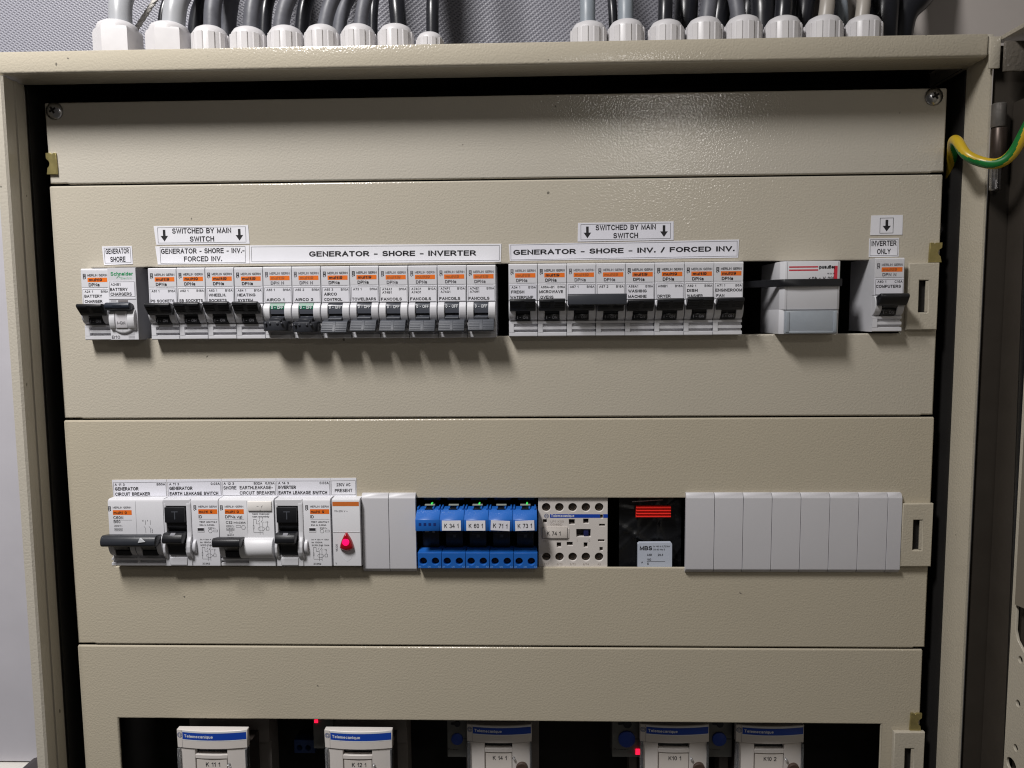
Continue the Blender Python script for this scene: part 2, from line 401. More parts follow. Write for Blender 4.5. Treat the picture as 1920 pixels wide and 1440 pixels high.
bx0, bz0 = at(40, 1440, 40); bx1, bz1 = at(74, 1428, 40)
t = tag(MB().prism([(bx0 - 3, bz0 - 40), (bx1 + 6, bz0 - 40), (bx1 + 6, bz1), (bx0 + 10, bz1), (bx0 + 4, bz1 - 2)], 8, 48, 'y', 1.0).build('dark_block', mat('dark_grey_block', (58, 52, 54), 0.5)),
    'dark grey block low on the left beside the cabinet foot', 'block')

# ------------------------------------------------------------------ cabinet
XL, XR, ZT, YF, YB = -320.1, 259.8, 156.2, -26.0, -5.0
ZB = -420
cab = thing('electrical_cabinet', 'beige steel electrical cabinet standing open with a folded front frame', 'cabinet', 0, 0, 0)
L_ = MB()
L_.prism([(XL, YF), (XL + 5.0, YF), (XL + 6.2, YF + 1.2), (XL + 5.5, -15.2), (XL + 6.3, -14.8), (XL + 5.6, YB), (XL + 4.0, YB), (XL + 3, 40), (XL, 40)], ZB, ZT - 13.4, 'z')
L_.build('left_stile', PAINT, cab)
T_ = MB().prism([(YF, 144.4), (YF, ZT - 0.2), (YF + 1.2, ZT), (60, ZT), (60, ZT - 2), (YB + 2, ZT - 2), (YB, 142.9), (YF + 1.0, 143.3)], XL, XR - 2.0, 'x', 0.7)
T_.build('top_rail', PAINT, cab)
R_ = MB().prism([(XR, YF), (XR - 1.7, YB), (XR - 1.7, 40), (XR + 1.5, 40), (XR + 2.0, YF + 1.5), (XR + 1.2, YF)], ZB, 144.6, 'z')
R_.build('right_stile', PAINT, cab)
MB().prism([(XR - 1.6, 145.0), (XR + 1.6, 145.0), (XR + 1.6, ZT), (XR - 1.6, ZT)], YF + 1, 40, 'y', 0.4).build('corner_post', PAINT, cab)
MB().box(XL, XR, 60.2, 62, ZB, ZT).build('back_plate', INNER, cab)
MB().box(XL + 0.1, XL + 2.9, 40.2, 60, ZB, ZT - 2.2).build('side_plate', INNER, cab)
MB().box(XR - 3, XR + 1, 40.2, 60, ZB, ZT - 2.2).build('side_plate', INNER, cab)
MB().box(XL + 0.1, XL + 2.9, YB + 2.2, 40.1, 142.95, ZT - 2.1).build('side_plate', INNER, cab)
MB().box(XR - 1.5, XR + 1, YB + 2.2, 40.1, 144.7, ZT - 2.1).build('side_plate', INNER, cab)
MB().box(XL + 3, XR - 3, 1, 60, ZT - 2.9, ZT - 2.15).build('shade_liner', INNER, cab)  # dark sheet added to keep the underside of the top black
MB().box(XL + 6.4, XL + 7.0, -4.6, 40, ZB, 142.6).build('shade_liner', INNER, cab)  # added dark sheets, this and the next, keep the side gaps black
MB().box(XR - 2.6, XR - 1.9, -4.6, 40, ZB, 142.6).build('shade_liner', INNER, cab)
# hinge on the cabinet side
hz = MB(); hx = XR + 4.4
a, b = at(1865, 193, -30)[1], at(1865, 238, -30)[1]
hz.lathe([(3.6, b), (3.9, b + 0.6), (3.9, a - 0.6), (3.4, a)], (hx, -28.5), 'z', 16)
hz.build('hinge_barrel', mat('worn_grey_paint_steel', (118, 114, 110), 0.4, 0.5, 250, 0.0005, metal=0.5, vary=0.25, vscale=150), cab)
c = at(1865, 312, -30)[1]
MB().lathe([(3.9, c), (4.2, c + 0.5), (4.2, b - 1.0), (3.8, b - 0.4)], (hx + 0.6, -28.5), 'z', 16).build('hinge_barrel', DARKM, cab)
d = at(1865, 357, -30)[1]
MB().lathe([(2.4, d), (3.0, d + 0.6), (3.0, c - 0.3)], (hx - 0.4, -28.5), 'z', 16).build('hinge_pin', STEEL, cab)

# ------------------------------------------------------------------ door standing open on the right
door = thing('cabinet_door', 'beige cabinet door swung open at the right with a dark gasket and a perforated stiffener', 'door', 0, 0, 0)
DX = XR + 9.5
MB().prism([(DX + 14, -24), (DX + 17, -24), (DX + 19, -420), (DX + 16, -420)], ZB, 150, 'z').build('door_skin', PAINT, door)
MB().prism([(DX - 6, -23), (DX + 17, -23), (DX + 19, -420), (DX + 3, -420)], 151.5, 154, 'z', 0.4).build('top_flange', PAINT, door)
MB().prism([(DX - 5, -21), (DX + 14, -21), (DX + 14, -23.8), (DX - 5, -23.8)], ZB, 150, 'z').build('hinge_flange', GASK, door)
g = MB()
g.prism([(DX + 5, -25), (DX + 13.8, -25), (DX + 13.8, -52), (DX + 9, -52), (DX + 6.6, -44), (DX + 5.2, -38)], ZB, 118, 'z')
g.build('gasket_channel', GASK, door)
gx0 = DX - 1.6
MB().tube([(gx0 + 9, -52, ZB), (gx0 + 7.6, -50.5, -200), (gx0 + 6, -49, 0), (gx0 + 4.8, -48.5, 90), (gx0 + 5.0, -48, 112), (gx0 + 6.5, -49, 124), (gx0 + 12, -52, 134), (gx0 + 22, -56, 138)], 3.6, 14, 6).build('rubber_seal', RUBBER, door)
pz1 = at(1895, 76, -36)[1]; pz0 = at(1895, 133, -36)[1]; pxa = at(1884, 110, -36)[0]; pxb = at(1950, 110, -36)[0]
MB().box(pxa, pxb, -36, -34, pz0, pz1, .4).build('lit_door_patch', mat('half_lit_door_steel', (104, 98, 90), .22, .8, 500, .0006, vary=.1), door)  # added plate: weak light on the door skin put into its grey
qa = at(1856, 100, -29)[0]; qb = at(1876, 100, -29)[0]
MB().box(qa, qb, -29, -27.6, at(1865, 128, -29)[1], at(1865, 68, -29)[1], .3).build('hinge_plate', PAINT, door)
# perforated stiffener
sx = DX - 5.2
def py(y_): return y_
st = MB()
hol = []
zs = [at(1908, y_, -60)[1] for y_ in (1228, 1309, 1391)]
for z_ in zs: hol.append([(-66 + p[0], p[1]) for p in circ(0, z_, 1.9, 14)])
zb = at(1898, 1428, -60)[1]
hol.append([(-63 + p[0] * 1.25, p[1]) for p in circ(0, zb, 3.6, 16)])
# cut in the stiffener above a waist
zc = at(1900, 1200, -60)[1]
outl = [(-56, ZB), (-84, ZB), (-84, zc - 8), (-76, zc - 7), (-68, zc - 3), (-62.5, zc + 1), (-60.2, zc + 6), (-60, 26), (-56, 26)]
st.plate(outl, hol, 0, 1.6, 0.25)
st.v = [(sx + 4.5 + p[1], p[0], p[2]) for p in st.v]
st.build('stiffener', PAINT, door)
MB().box(sx + 9.5, sx + 11, -84, -56, ZB, zc + 20).build('stiffener_backing', GASK, door)
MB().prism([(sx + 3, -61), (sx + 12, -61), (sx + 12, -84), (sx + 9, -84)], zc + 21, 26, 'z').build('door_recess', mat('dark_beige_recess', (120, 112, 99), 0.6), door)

# ------------------------------------------------------------------ cover plates
CXL, CXR = -305.5, 249.6
GAP = 0.55
zA = at(900, 179)[1]; z12 = 83.2; z23 = -65.9; z34 = -217.0
def lock_tab(par, px0, px1, py0, py1):
    x0, z1 = at(px0, py0, -3); x1, z0 = at(px1, py1, -3)
    m = (x0 + x1) / 2 + 0.6
    o = MB().plate(rect(x0, x1, z0, z1), [rect(m - 3.0, m + 2.6, z0 + (z1 - z0) * 0.26, z1 - (z1 - z0) * 0.26)], -3.6, -0.02, 0.7)
    t_ = o.build('lock_tab', PAINT, par)
    MB().box(m - 3.2, m + 2.8, -0.3, 1, z0 + (z1 - z0) * 0.26 - 0.2, z1 - (z1 - z0) * 0.26 + 0.2).build('slot_recess', INNER, t_)
    MB().prism([(m + 0.9, -3.2), (m + 2.62, -3.2), (m + 2.62, -0.4), (m + 1.9, -0.4)], z0 + (z1 - z0) * 0.27, z1 - (z1 - z0) * 0.27, 'z').build('slot_latch', PAINT, t_)
def brass_clip(par, px0, px1, py0, py1, flip):
    x0, z1 = at(px0, py0, -1); x1, z0 = at(px1, py1, -1); w_ = x1 - x0; h_ = z1 - z0
    q = [(0, 0), (w_, 0), (w_, h_ * .42), (w_ * .95, h_), (w_ * .72, h_), (w_ * .6, h_ * .94), (w_ * .45, h_), (0, h_), (0, h_ * .75)]
    q += [(w_ * .32 * math.sin(t) , h_ * (.5 + .2 * math.cos(t))) for t in (0.3, 0.9, 1.57, 2.2, 2.8)]
    q = [((x1 - a if flip else x0 + a), z0 + b) for a, b in q]
    MB().plate(q, [], -1.5, -0.05, 0.15).build('brass_clip', BRASS, par)
def screw(par, px_, py_, r=5.4):
    x, z = at(px_, py_, -1.5)
    o = MB().lathe([(r, -0.05), (r, -0.6), (r * 0.93, -1.3), (r * .7, -2.2), (r * .42, -2.7), (0.0, -2.8)], (x, z), 'y', 24).build('screw', STEEL, par)
    b = MB()
    a = 0.5
    for k in (0, 1):
        dx, dz = math.cos(a + k * 1.57) * r * .42, math.sin(a + k * 1.57) * r * .42
        px_, pz_ = -dz * .28, dx * .28
        b.prism([(x - dx + px_, z - dz + pz_), (x - dx - px_, z - dz - pz_), (x + dx - px_, z + dz - pz_), (x + dx + px_, z + dz + pz_)], -2.86 - k * 0.01, -2.3, 'y')
    b.build('cross_slot', INNER, o)
def cover(zlo, zhi, holes, label, notch=True, xr=CXR):
    o = thing('cover_plate', label, 'cover plate', 0, 0, 0, 'beige steel cover plates')
    z0, z1 = zlo + GAP, zhi - GAP
    out = [(CXL + .4, z0 + .3), (CXL + 11, z0 + .3), (CXL + 13, z0 - .15), (xr - 8, z0 - .15), (xr - 7, z0 + .3), (xr, z0 + .3), (xr, z1 - 1), (xr - .6, z1), (CXL + .3, z1), (CXL - .4, z1 - .8)]
    MB().plate(out, holes, 0, 2.4, 1.0).build('plate', PAINT, o)
    f = MB(); f.box(CXL + 9, xr - 9, 2.3, 14, z1 - 3.0, z1 - 1.6); f.box(CXL + 9, xr - 9, 2.3, 14, z0 + 1.6, z0 + 3.0)
    f.build('return_flange', PAINT, o)
    return o
c1 = cover(z12, zA + GAP, [], 'topmost blank beige cover plate with a screw at each upper corner')
screw(c1, 100, 207); screw(c1, 1753, 180); brass_clip(c1, 86, 108, 287, 327, False)
o1 = rect(-281.5, 226.5, at(1200, 628)[1], at(1200, 492)[1])
c2 = cover(z23, z12, [o1], 'second beige cover plate from the top, framing the row of small breakers', xr=249.2)
lock_tab(c2, 1703, 1756, 493, 618); brass_clip(c2, 1743, 1765, 455, 492, True)
o2 = rect(-276.5, 225, at(1200, 1064)[1], at(1200, 934)[1])
c3 = cover(z34, z23, [o2], 'third beige cover plate from the top, framing the blue relays and blank strips', xr=250.2)
lock_tab(c3, 1692, 1745, 944, 1062)
o3 = rect(at(222, 1352)[0], at(1652, 1362)[0], -360, at(900, 1352)[1])
c4 = cover(-400, z34, [o3], 'lowest beige cover plate, framing the shadowed contactors', xr=249.0)
lock_tab(c4, 1676, 1729, 1372, 1490); brass_clip(c4, 1707, 1727, 1337, 1371, True)

# ------------------------------------------------------------------ panel stickers
def sticker(tl, tr, br, bl, label, draw, Y=0.0, thick=0.3, cat='label', group=None):
    P = [Vector(at(p[0], p[1], Y - thick)) for p in (tl, tr, br, bl)]
    ce = sum(P, Vector((0, 0))) / 4
    ux = (P[1] - P[0] + P[2] - P[3]).normalized(); ang = math.atan2(ux.y, ux.x)
    R2 = Matrix.Rotation(-ang, 2); Q = [R2 @ (p - ce) for p in P]
    m = MB().prism([(q.x, q.y) for q in Q], -thick, -0.02, 'y')
    o = m.build('label_sticker', PAPER, None, 0)
    o.location = (ce.x * MM, Y * MM, ce.y * MM); o.rotation_euler = (0, -ang, 0)
    tag(o, label, cat, group)
    W = (Q[1].x - Q[0].x + Q[2].x - Q[3].x) / 2; H = (Q[0].y - Q[3].y + Q[1].y - Q[2].y) / 2
    pr = PR(-thick - 0.03); draw(pr, W, H); pr.build('lettering', INK, o)
    return o
def two(l1, l2, w1, w2, bx=.06, by=.08, arrows=False):
    def f(p, W, H):
        p.frame(-W / 2 * (1 - bx), W / 2 * (1 - bx), -H / 2 * (1 - 2 * by), H / 2 * (1 - 2 * by), .22)
        p.text(l1, 0, H * .08, H * .29, W * w1, 'c', .03); p.text(l2, 0, -H * .36, H * .29, W * w2, 'c', .03)
        if arrows:
            for s_ in (-1, 1): p.arrow(s_ * W * .4, -H * .33, H * .3, W * .08)
    return f
def one(l, w_, cap=.36, bx=.03, by=.1, dx=0):
    def f(p, W, H):
        p.frame(-W / 2 * (1 - bx), W / 2 * (1 - bx), -H / 2 * (1 - 2 * by), H / 2 * (1 - 2 * by), .22)
        p.text(l, dx * W, -H * cap / 2, H * cap, W * w_, 'c', .04)
    return f
sticker((191, 462), (247, 461), (249, 495), (195, 497), 'small white label reading GENERATOR SHORE', two('GENERATOR', 'SHORE', .8, .52, .1))
sticker((288, 424), (465, 422), (468, 457), (293, 459), 'white label with two arrows reading SWITCHED BY MAIN SWITCH, at the left', two('SWITCHED BY MAIN', 'SWITCH', .63, .26, .06, .08, True))
sticker((291, 462), (467, 460), (468, 494), (296, 496), 'white label reading GENERATOR SHORE INV. FORCED INV. on two lines', two('GENERATOR - SHORE - INV.-', 'FORCED INV.', .9, .41, .08, .05))
sticker((468, 460), (940, 457), (939, 491), (469, 494), 'long white label reading GENERATOR - SHORE - INVERTER', one('GENERATOR - SHORE - INVERTER', .665, .3, .012, .08, .07))
sticker((1084, 418), (1263, 415), (1263, 450), (1083, 453), 'white label with two arrows reading SWITCHED BY MAIN SWITCH, right of the middle', two('SWITCHED BY MAIN', 'SWITCH', .63, .26, .06, .08, True))
sticker((954, 458), (1386, 449), (1384, 483), (956, 489), 'long white label ending in FORCED INV. on a single line', one('GENERATOR - SHORE - INV. / FORCED INV.', .965, .3, .012, .06))
def arr(p, W, H):
    p.frame(-W * .22, W * .21, -H * .42, H * .37, .3); p.arrow(0, -H * .32, H * .27, W * .26)
sticker((1634, 404), (1693, 403), (1692, 440), (1632, 441), 'small white label with one boxed black down arrow', arr)
sticker((1630, 447), (1686, 446), (1685, 481), (1629, 482), 'small white label reading INVERTER ONLY', two('INVERTER', 'ONLY', .84, .46, .06, .06))
def tri(a, b, l1, l2, w1, w2, l1x=None):
    def f(p, W, H):
        p.frame(-W / 2 + .5, W / 2 - .3, -H * .42, H * .36, .2)
        p.text(a, -W / 2 + 1.4, H * .17, H * .14, None, 'l', .03); p.text(b, W / 2 - .8, H * .17, H * .14, None, 'r', .03)
        if l1x is None: p.text(l1, -W / 2 + 1.4, -H * .09, H * .19, W * w1, 'l', .05)
        else:
            p.text(l1[0], -W / 2 + 1.2, -H * .09, H * .19, W * .24, 'l', .03); p.text(l1[1], W / 2 - 2.0, -H * .09, H * .19, W * .61, 'r', .03)
        if l1x is None: p.text(l2, -W / 2 + 1.4, -H * .38, H * .19, W * w2, 'l', .05)
        else: p.text(l2, W / 2 - .7, -H * .38, H * .19, W * .65, 'r', .03)
    return f
sticker((210, 900), (312, 899), (313, 933), (213, 934), 'white label reading GENERATOR CIRCUIT BREAKER', tri('A 11 3', 'B50A', 'GENERATOR', 'CIRCUIT BREAKER', .44, .65))
sticker((313, 899), (414.5, 898), (415.5, 932), (314, 933), 'white label reading GENERATOR EARTH LEAKAGE SWITCH', tri('A 11 3', '0.03A', 'GENERATOR', 'EARTH LEAKAGE SWITCH', .43, .9))
sticker((415, 898), (517, 897), (517.5, 931), (416, 932), 'white label reading SHORE EARTHLEAKAGE-CIRCUIT BREAKER', tri('A 12 3', 'B32A  0.03A', ('SHORE', 'EARTHLEAKAGE-'), 'CIRCUIT BREAKER', 0, 0, True))
sticker((517.5, 897), (619, 896.5), (619.5, 931), (518, 931), 'white label reading INVERTER EARTH LEAKAGE SWITCH', tri('A 14 3', '0.03A', 'INVERTER', 'EARTH LEAKAGE SWITCH', .33, .9))
def pres(p, W, H):
    p.frame(-W / 2 + .4, W / 2 - .4, -H * .42, H * .36, .2)
    p.text('230V AC', 0, H * .05, H * .18, W * .55, 'c', .03); p.text('PRESENT', 0, -H * .27, H * .18, W * .68, 'c', .03)
sticker((619.5, 896.5), (668, 896), (668.5, 930.5), (620, 931), 'small white label reading 230V AC PRESENT', pres)

# ------------------------------------------------------------------ breakers
BH = 44.7
def arc(y0, z0, y1, z1, bulge, n=8):
    out = []
    for i in range(n + 1):
        t = i / n; b = math.sin(math.pi * t) ** 0.6 * bulge
        out.append((y0 + (y1 - y0) * t - b, z0 + (z1 - z0) * t))
    return out
def logo(p, x, z, k=1.0):
    """square monogram over a round one"""
    p.frame(x - .95 * k, x + .95 * k, z, z + 2.0 * k, .42 * k); p.quad(x - .6 * k, x + .6 * k, z + .85 * k, z + 1.15 * k)
    p.ring(x, z - .8 * k, .85 * k, .42 * k, 12, -.6, 4.6); p.quad(x, x + .8 * k, z - 1.1 * k, z - .7 * k)
MESH = {}
def shared(key, fn):
    if key not in MESH: MESH[key] = fn()
    return MESH[key]
WB = 17.75
def housing_mesh(W):
    h = MB()
    base = [(28, 0), (-6.6, 0), (-7.3, .5), (-7.3, 2.4), (-5, 2.9), (-5, 4.1), (-7.1, 4.4), (-7.1, 5.9), (-5, 6.3), (-5, 7.7), (-7.1, 8.0), (-7.1, 9.4),
            (-5, 9.6), (-5, 22.0), (-8, 22.4), (-8, 44.0), (-7.2, 44.7), (28, 44.7)]
    h.prism(base, 0.05, W - 0.05, 'x')
    n = max(1, round(W / 18))
    for k in range(n):
        for a, b in ((k * 18 + .1, k * 18 + 4.2), (k * 18 + 13.3, min(k * 18 + 17.6, W - .1))):
            h.prism([(0, 9.6)] + arc(-6.2, 9.5, -8.2, 22.0, 3.6) + [(0, 22.0)], a, b, 'x', .25, 0, 1)
        h.box(k * 18 + .1, k * 18 + 3.0, -7.25, 0, 2.6, 7.9)
    return h.mesh('housing', WHITE)
def drum_mesh(on, W=9.0):
    d = MB()
    if on: prof = [(0, 9.8), (-6.6, 9.9), (-9.2, 10.3), (-9.5, 13.6), (-8.6, 14.1), (-7.2, 14.3), (-7.6, 17), (-7, 20), (0, 21.5)]
    else: prof = [(0, 9.8), (-8, 9.9), (-8.6, 12.6), (-9.2, 13.2), (-9.2, 13.9), (-7.2, 14.1), (-7.2, 15.0), (-9.8, 15.3), (-9.9, 17.4), (-9.7, 20.2), (-8.7, 21.7), (0, 21.9)]
    d.prism(prof, 4.3, 4.3 + W - .1, 'x', .12, 0, 1)
    return d.mesh('drum', DRUMB if on else DRUMG)
def toggle_mesh(kind):
    t_ = MB()
    if kind == 'on':
        pts = [(-7, 17.4), (-10.6, 15.5), (-11.8, 15.7), (-12.8, 16.8), (-16.4, 20.8), (-16.9, 22.0), (-16.2, 22.9), (-14.8, 23.1), (-7, 20.6)]
        t_.prism(pts, .8, 16.6, 'x', .4, 0, 2)
        for k in range(5):
            for a, b in ((1.3, 7.4), (9.9, 16.1)): t_.box(a, b, -13.6 - k * .85, -12.6 - k * .85, 17.2 + k * .95, 17.65 + k * .95)
        t_.prism([(-6, 11), (-9, 13.8), (-11, 16.6), (-11, 20), (-6, 20)], 4.6, 13.0, 'x', .2, 0, 1)
        return t_.mesh('toggle', BLACK)
    if kind == 'off':
        pts = [(-7, 11.6), (-11.6, 11.2), (-12.8, 10.6), (-16.4, 5.6), (-16.8, 4.6), (-16.0, 3.8), (-14.6, 3.7), (-7, 7.4)]
        t_.prism(pts, 1.0, 16.8, 'x', .3, 0, 2)
        for k in range(5):
            for a, b in ((1.4, 7.9), (10.0, 16.4)): t_.box(a, b, -13.5 - k * .75, -12.6 - k * .75, 9.4 - k * .95, 9.8 - k * .95)
        t_.prism([(-12.0, 11.1), (-13.0, 10.8), (-16.7, 5.6), (-17.0, 4.6), (-15, 4.6)], 8.1, 9.7, 'x', .1, 0, 1)
        t_.prism([(-6, 8.6), (-11, 10), (-12, 12.6), (-6, 14)], 4.6, 13.0, 'x', .2, 0, 1)
        return t_.mesh('toggle', TOGG)
    if kind == 'old':
        # older handle with a curved lower edge and four dimples
        plan = [(1.2, -7), (1.0, -13.5), (2.6, -15.6), (5.6, -16.9), (9, -17.3), (12.2, -16.9), (15.2, -15.6), (16.6, -13.5), (16.4, -7)]
        t_.prism(plan, 4.6, 10.8, 'z', .7, 0, 2)
        for k in (3.6, 6.3, 10.9, 13.6): t_.lathe([(.75, -16.2), (.75, -17.5), (.4, -17.7), (0, -17.7)], (k, 9.1), 'y', 10)
        t_.box(12.4, 13.2, -17.2, -15, 10.4, 11.8, .1)
        t_.prism([(-6, 8.6), (-13, 10), (-13, 12.6), (-6, 14)], 4.6, 13.0, 'x', .2, 0, 1)
        return t_.mesh('toggle', mat('charcoal_toggle', (44, 46, 52), .45, .2, 1200, .0002))
    if kind == 'round':
        t_.prism([(-7, 17.4), (-11.5, 15.5), (-13.4, 15.9), (-15.0, 17.4), (-17.4, 20.8), (-17, 22.6), (-15.2, 23.1), (-7, 20.6)], .6, 17.7, 'x', .8, 0, 3)
        t_.prism([(-6, 11), (-9, 13.8), (-14, 16.6), (-14, 20), (-6, 20)], 4.4, 13.3, 'x', .2, 0, 1)
        return t_.mesh('toggle', BLACK)
def label_print(p, code, rating, l1, l2, z0=22.6, z1=31.8, code2=None):
    p.frame(.7, 17.3, z0, z1, .16)
    p.text(code, 1.8, z1 - 2.2, 1.5, None, 'l', .02); p.text(rating, 16.9, z1 - 2.2, 1.5, None, 'r', .02)
    if code2: p.text(code2, 1.8, z1 - 4.2, 1.5, None, 'l', .02)
    wd = {'WHEELH.': 11, 'ENGINEROOM': 16.2, 'TOWELBARS': 15, 'PS SOCKETS': 15, 'SB SOCKETS': 15, 'WATERPUMP': 14.2, 'COMPUTERS': 15, 'MICROWAVE': 14.6}
    for l, zz in ((l1, z1 - 5.2), (l2, z1 - 8.5)):
        if l: p.text(l, 1.0 if len(l) > 7 else 1.6, zz, 1.85, wd.get(l, min(15, len(l) * 1.62)), 'l', .04)
def breaker(x, label, code, rating, l1='', l2='', model='DPNa', state='on', faded=False, code2=None, group='small breakers in the upper row', tog=None, z=-14.35, y=0):
    t_ = thing('circuit_breaker', label, 'circuit breaker', x, y, z, group)
    obj('housing', shared('house1', lambda: housing_mesh(WB)), t_)
    f = MB().plate(rect(.25, WB - .15, 33.0, 43.4), [], -8.12, -7.8, 0.05)
    obj('brand_face', shared('brandface', lambda: f.mesh('brand_face', GREYP)), t_)
    ob = obj('brand_band', shared('band', lambda: PR(-8.17).quad(4.1, 16.6, 36.3, 39.0).mesh('brand_band', ORANGE, 0)), t_)
    ink = INKF if faded else INK
    def bandtext():
        p = PR(-8.2); p.text('multi9', 5.0, 36.75, 1.85, 8.4, 'l', .035); return p.mesh('lettering', ORINK if faded else INK, 0)
    obj('lettering', shared(('bandtext', faded), bandtext), ob)
    def brand():
        p = PR(-8.2); logo(p, 2.2, 39.6, .92); p.text('MERLIN GERIN', 4.1, 39.8, 1.45, 12.6, 'l', .012)
        p.text(model, 4.7, 33.6, 2.0, 6.9 if model == 'DPNa' else 8.3, 'l', .03); p.quad(5, 16.4, 32.85, 32.97); return p.mesh('lettering', ink, 0)
    obj('lettering', shared(('brand', model, faded), brand), t_)
    lb = obj('name_label', shared('paper', lambda: MB().plate(rect(.3, WB - .1, 22.4, 32.3), [], -8.2, -7.8, .04).mesh('name_label', PAPER, 0)), t_)
    p = PR(-8.24); label_print(p, code, rating, l1, l2, code2=code2); p.build('lettering', INK, lb)
    on = state == 'on'
    dr = obj('drum', shared(('drum', on), lambda: drum_mesh(on)), t_)
    if on:
        obj('lettering', shared('ion', lambda: PR(-9.58).text('I - ON', 8.6, 11.0, 1.8, 6.6, 'c', .02).mesh('lettering', INKG, 0)), dr)
    else:
        if state == 'green':
            obj('green_flag', shared('gflag', lambda: MB().prism([(-10.0, 18.3), (-9.85, 20.3), (-8.8, 21.95), (-6, 21.95), (-6, 18.3)], 4.25, 13.25, 'x').mesh('green_flag', GREEND, 0)), dr)
        obj('lettering', shared('ooff', lambda: tilt(PR(0).text('0 - OFF', 8.8, 0, 2.0, 7.6, 'c', .02), 18.5, -10.12, 1.0).mesh('lettering', INKW, 0)), dr)
    k = tog or {'on': 'on', 'off': 'off', 'green': 'old'}[state]
    tg = obj('toggle', shared(('tog', k), lambda: toggle_mesh(k)), t_)
    a = math.radians(random.uniform(-2.5, 2.5)); pv = Vector((0, -4, 14)) * MM
    tg.rotation_euler = (a, 0, 0); tg.location = pv - Matrix.Rotation(a, 3, 'X') @ pv
    return t_
def tilt(p, z, y, s):
    """lean a print backwards onto the drum"""
    p.v = [(a, y + b + c * .12 * s, z + c * .99 * s) for a, b, c in p.v]; return p

XG, PG = -241.3, 18.13
L12 = [('A61 1', 'B16A', '', 'PS SOCKETS', 'DPNa', 'on', 0, None, 'breaker labelled PS SOCKETS, black toggle up'),
       ('A62 1', 'B16A', '', 'SB SOCKETS', 'DPNa', 'on', 0, None, 'breaker labelled SB SOCKETS, black toggle up'),
       ('A63 1', 'B16A', 'WHEELH.', 'SOCKETS', 'DPNa', 'on', 0, None, 'breaker labelled WHEELH. SOCKETS, black toggle up'),
       ('A64 1', 'B10A', 'HEATING', 'SYSTEM', 'DPNa', 'on', 0, None, 'breaker labelled HEATING SYSTEM, black toggle up'),
       ('A65 1', 'B16A', '', 'AIRCO 1', 'DPN N', 'green', 1, None, 'breaker labelled AIRCO 1 with green flag, left of its AIRCO 2 twin'),
       ('A65 2', 'B16A', '', 'AIRCO 2', 'DPN N', 'green', 1, None, 'breaker labelled AIRCO 2 with green flag, beside the AIRCO CONTROL breaker'),
       ('A65 3', 'B10A', 'AIRCO', 'CONTROL', 'DPNa', 'off', 0, None, 'breaker labelled AIRCO CONTROL, grey toggle down'),
       ('A73 1', 'B10A', '', 'TOWELBARS', 'DPNa', 'off', 0, None, 'breaker labelled TOWELBARS, grey toggle down'),
       ('A74A1', 'B10A', '', 'FANCOILS', 'DPNa', 'off', 1, 'A74B1', 'FANCOILS breaker coded A74A1 A74B1, beside the towelbars breaker'),
       ('A74C1', 'B10A', '', 'FANCOILS', 'DPNa', 'off', 1, 'A74D1', 'FANCOILS breaker coded A74C1 A74D1, grey toggle down'),
       ('A74F1', 'B10A', '', 'FANCOILS', 'DPNa', 'off', 1, 'A74G1', 'FANCOILS breaker coded A74F1 A74G1, grey toggle down'),
       ('A74E1', 'B10A', '', 'FANCOILS', 'DPNa', 'off', 1, 'A74H1', 'FANCOILS breaker coded A74E1 A74H1, last of its block before the gap')]
for i, r_ in enumerate(L12):
    breaker(XG + PG * i, r_[8], r_[0], r_[1], r_[2], r_[3], r_[4], r_[5], bool(r_[6]), r_[7], y=random.uniform(-.25, .25), z=-14.35 + random.uniform(-.12, .12))
XH, PH = -16.1, 17.96
R8 = [('A34 1', 'B10A', 'FRESH', 'WATERPUMP', 1, 'breaker labelled FRESH WATERPUMP, first after the gap'),
      ('A66A+B1', 'B16A', 'MICROWAVE', 'OVENS', 0, 'breaker labelled MICROWAVE OVENS, black toggle up'),
      ('A67 1', 'B16A', '', '', 1, 'breaker coded A67 1, left one under the black bridging bar'),
      ('A67 2', 'B16A', '', '', 1, 'breaker coded A67 2, right one under the black bridging bar'),
      ('A68A1', 'B16A', 'WASHING', 'MACHINE', 0, 'breaker labelled WASHING MACHINE, black toggle up'),
      ('A68B1', 'B16A', '', 'DRYER', 0, 'breaker labelled DRYER, black toggle up'),
      ('A69 1', 'B16A', 'DISH', 'WASHER', 0, 'breaker labelled DISH WASHER, black toggle up'),
      ('A71 1', 'B6A', 'ENGINEROOM', 'FAN', 0, 'breaker labelled ENGINEROOM FAN, last before the dark opening')]
for i, r_ in enumerate(R8):
    breaker(XH + PH * i, r_[5], r_[0], r_[1], r_[2], r_[3], 'DPNa', 'on', bool(r_[4]), None, y=random.uniform(-.25, .25), z=-14.05 + random.uniform(-.1, .1))
# bridging bar over two toggles
bx = XH + PH * 2
tie = tag(MB().prism([(-12.0, 20.0), (-17.4, 18.9), (-18.4, 19.4), (-17.6, 25.2), (-16.6, 25.9), (-12.0, 24.2)], 0.2, 35.7, 'x', .35).build('handle_tie', mat('dark_grey_bar', (46, 49, 56), .45, .1, 900, .0002)),
          'black bar bridging the toggles of two breakers between microwave and washing machine', 'handle tie')
tie.location = (bx * MM, 0, -14.05 * MM)
breaker(-284.0, 'breaker labelled A24 1 BATTERY CHARGER at the far left, half covered by the taller unit', 'A24 1', 'B16A', 'BATTERY', 'CHARGER')
breaker(206.4, 'lone breaker labelled COMPUTERS at the right end under the INVERTER ONLY label', 'A60 1', 'C16A', 'COMPUTERS', '', 'DPN N', 'on', True, None, tog='round', z=-12.6)

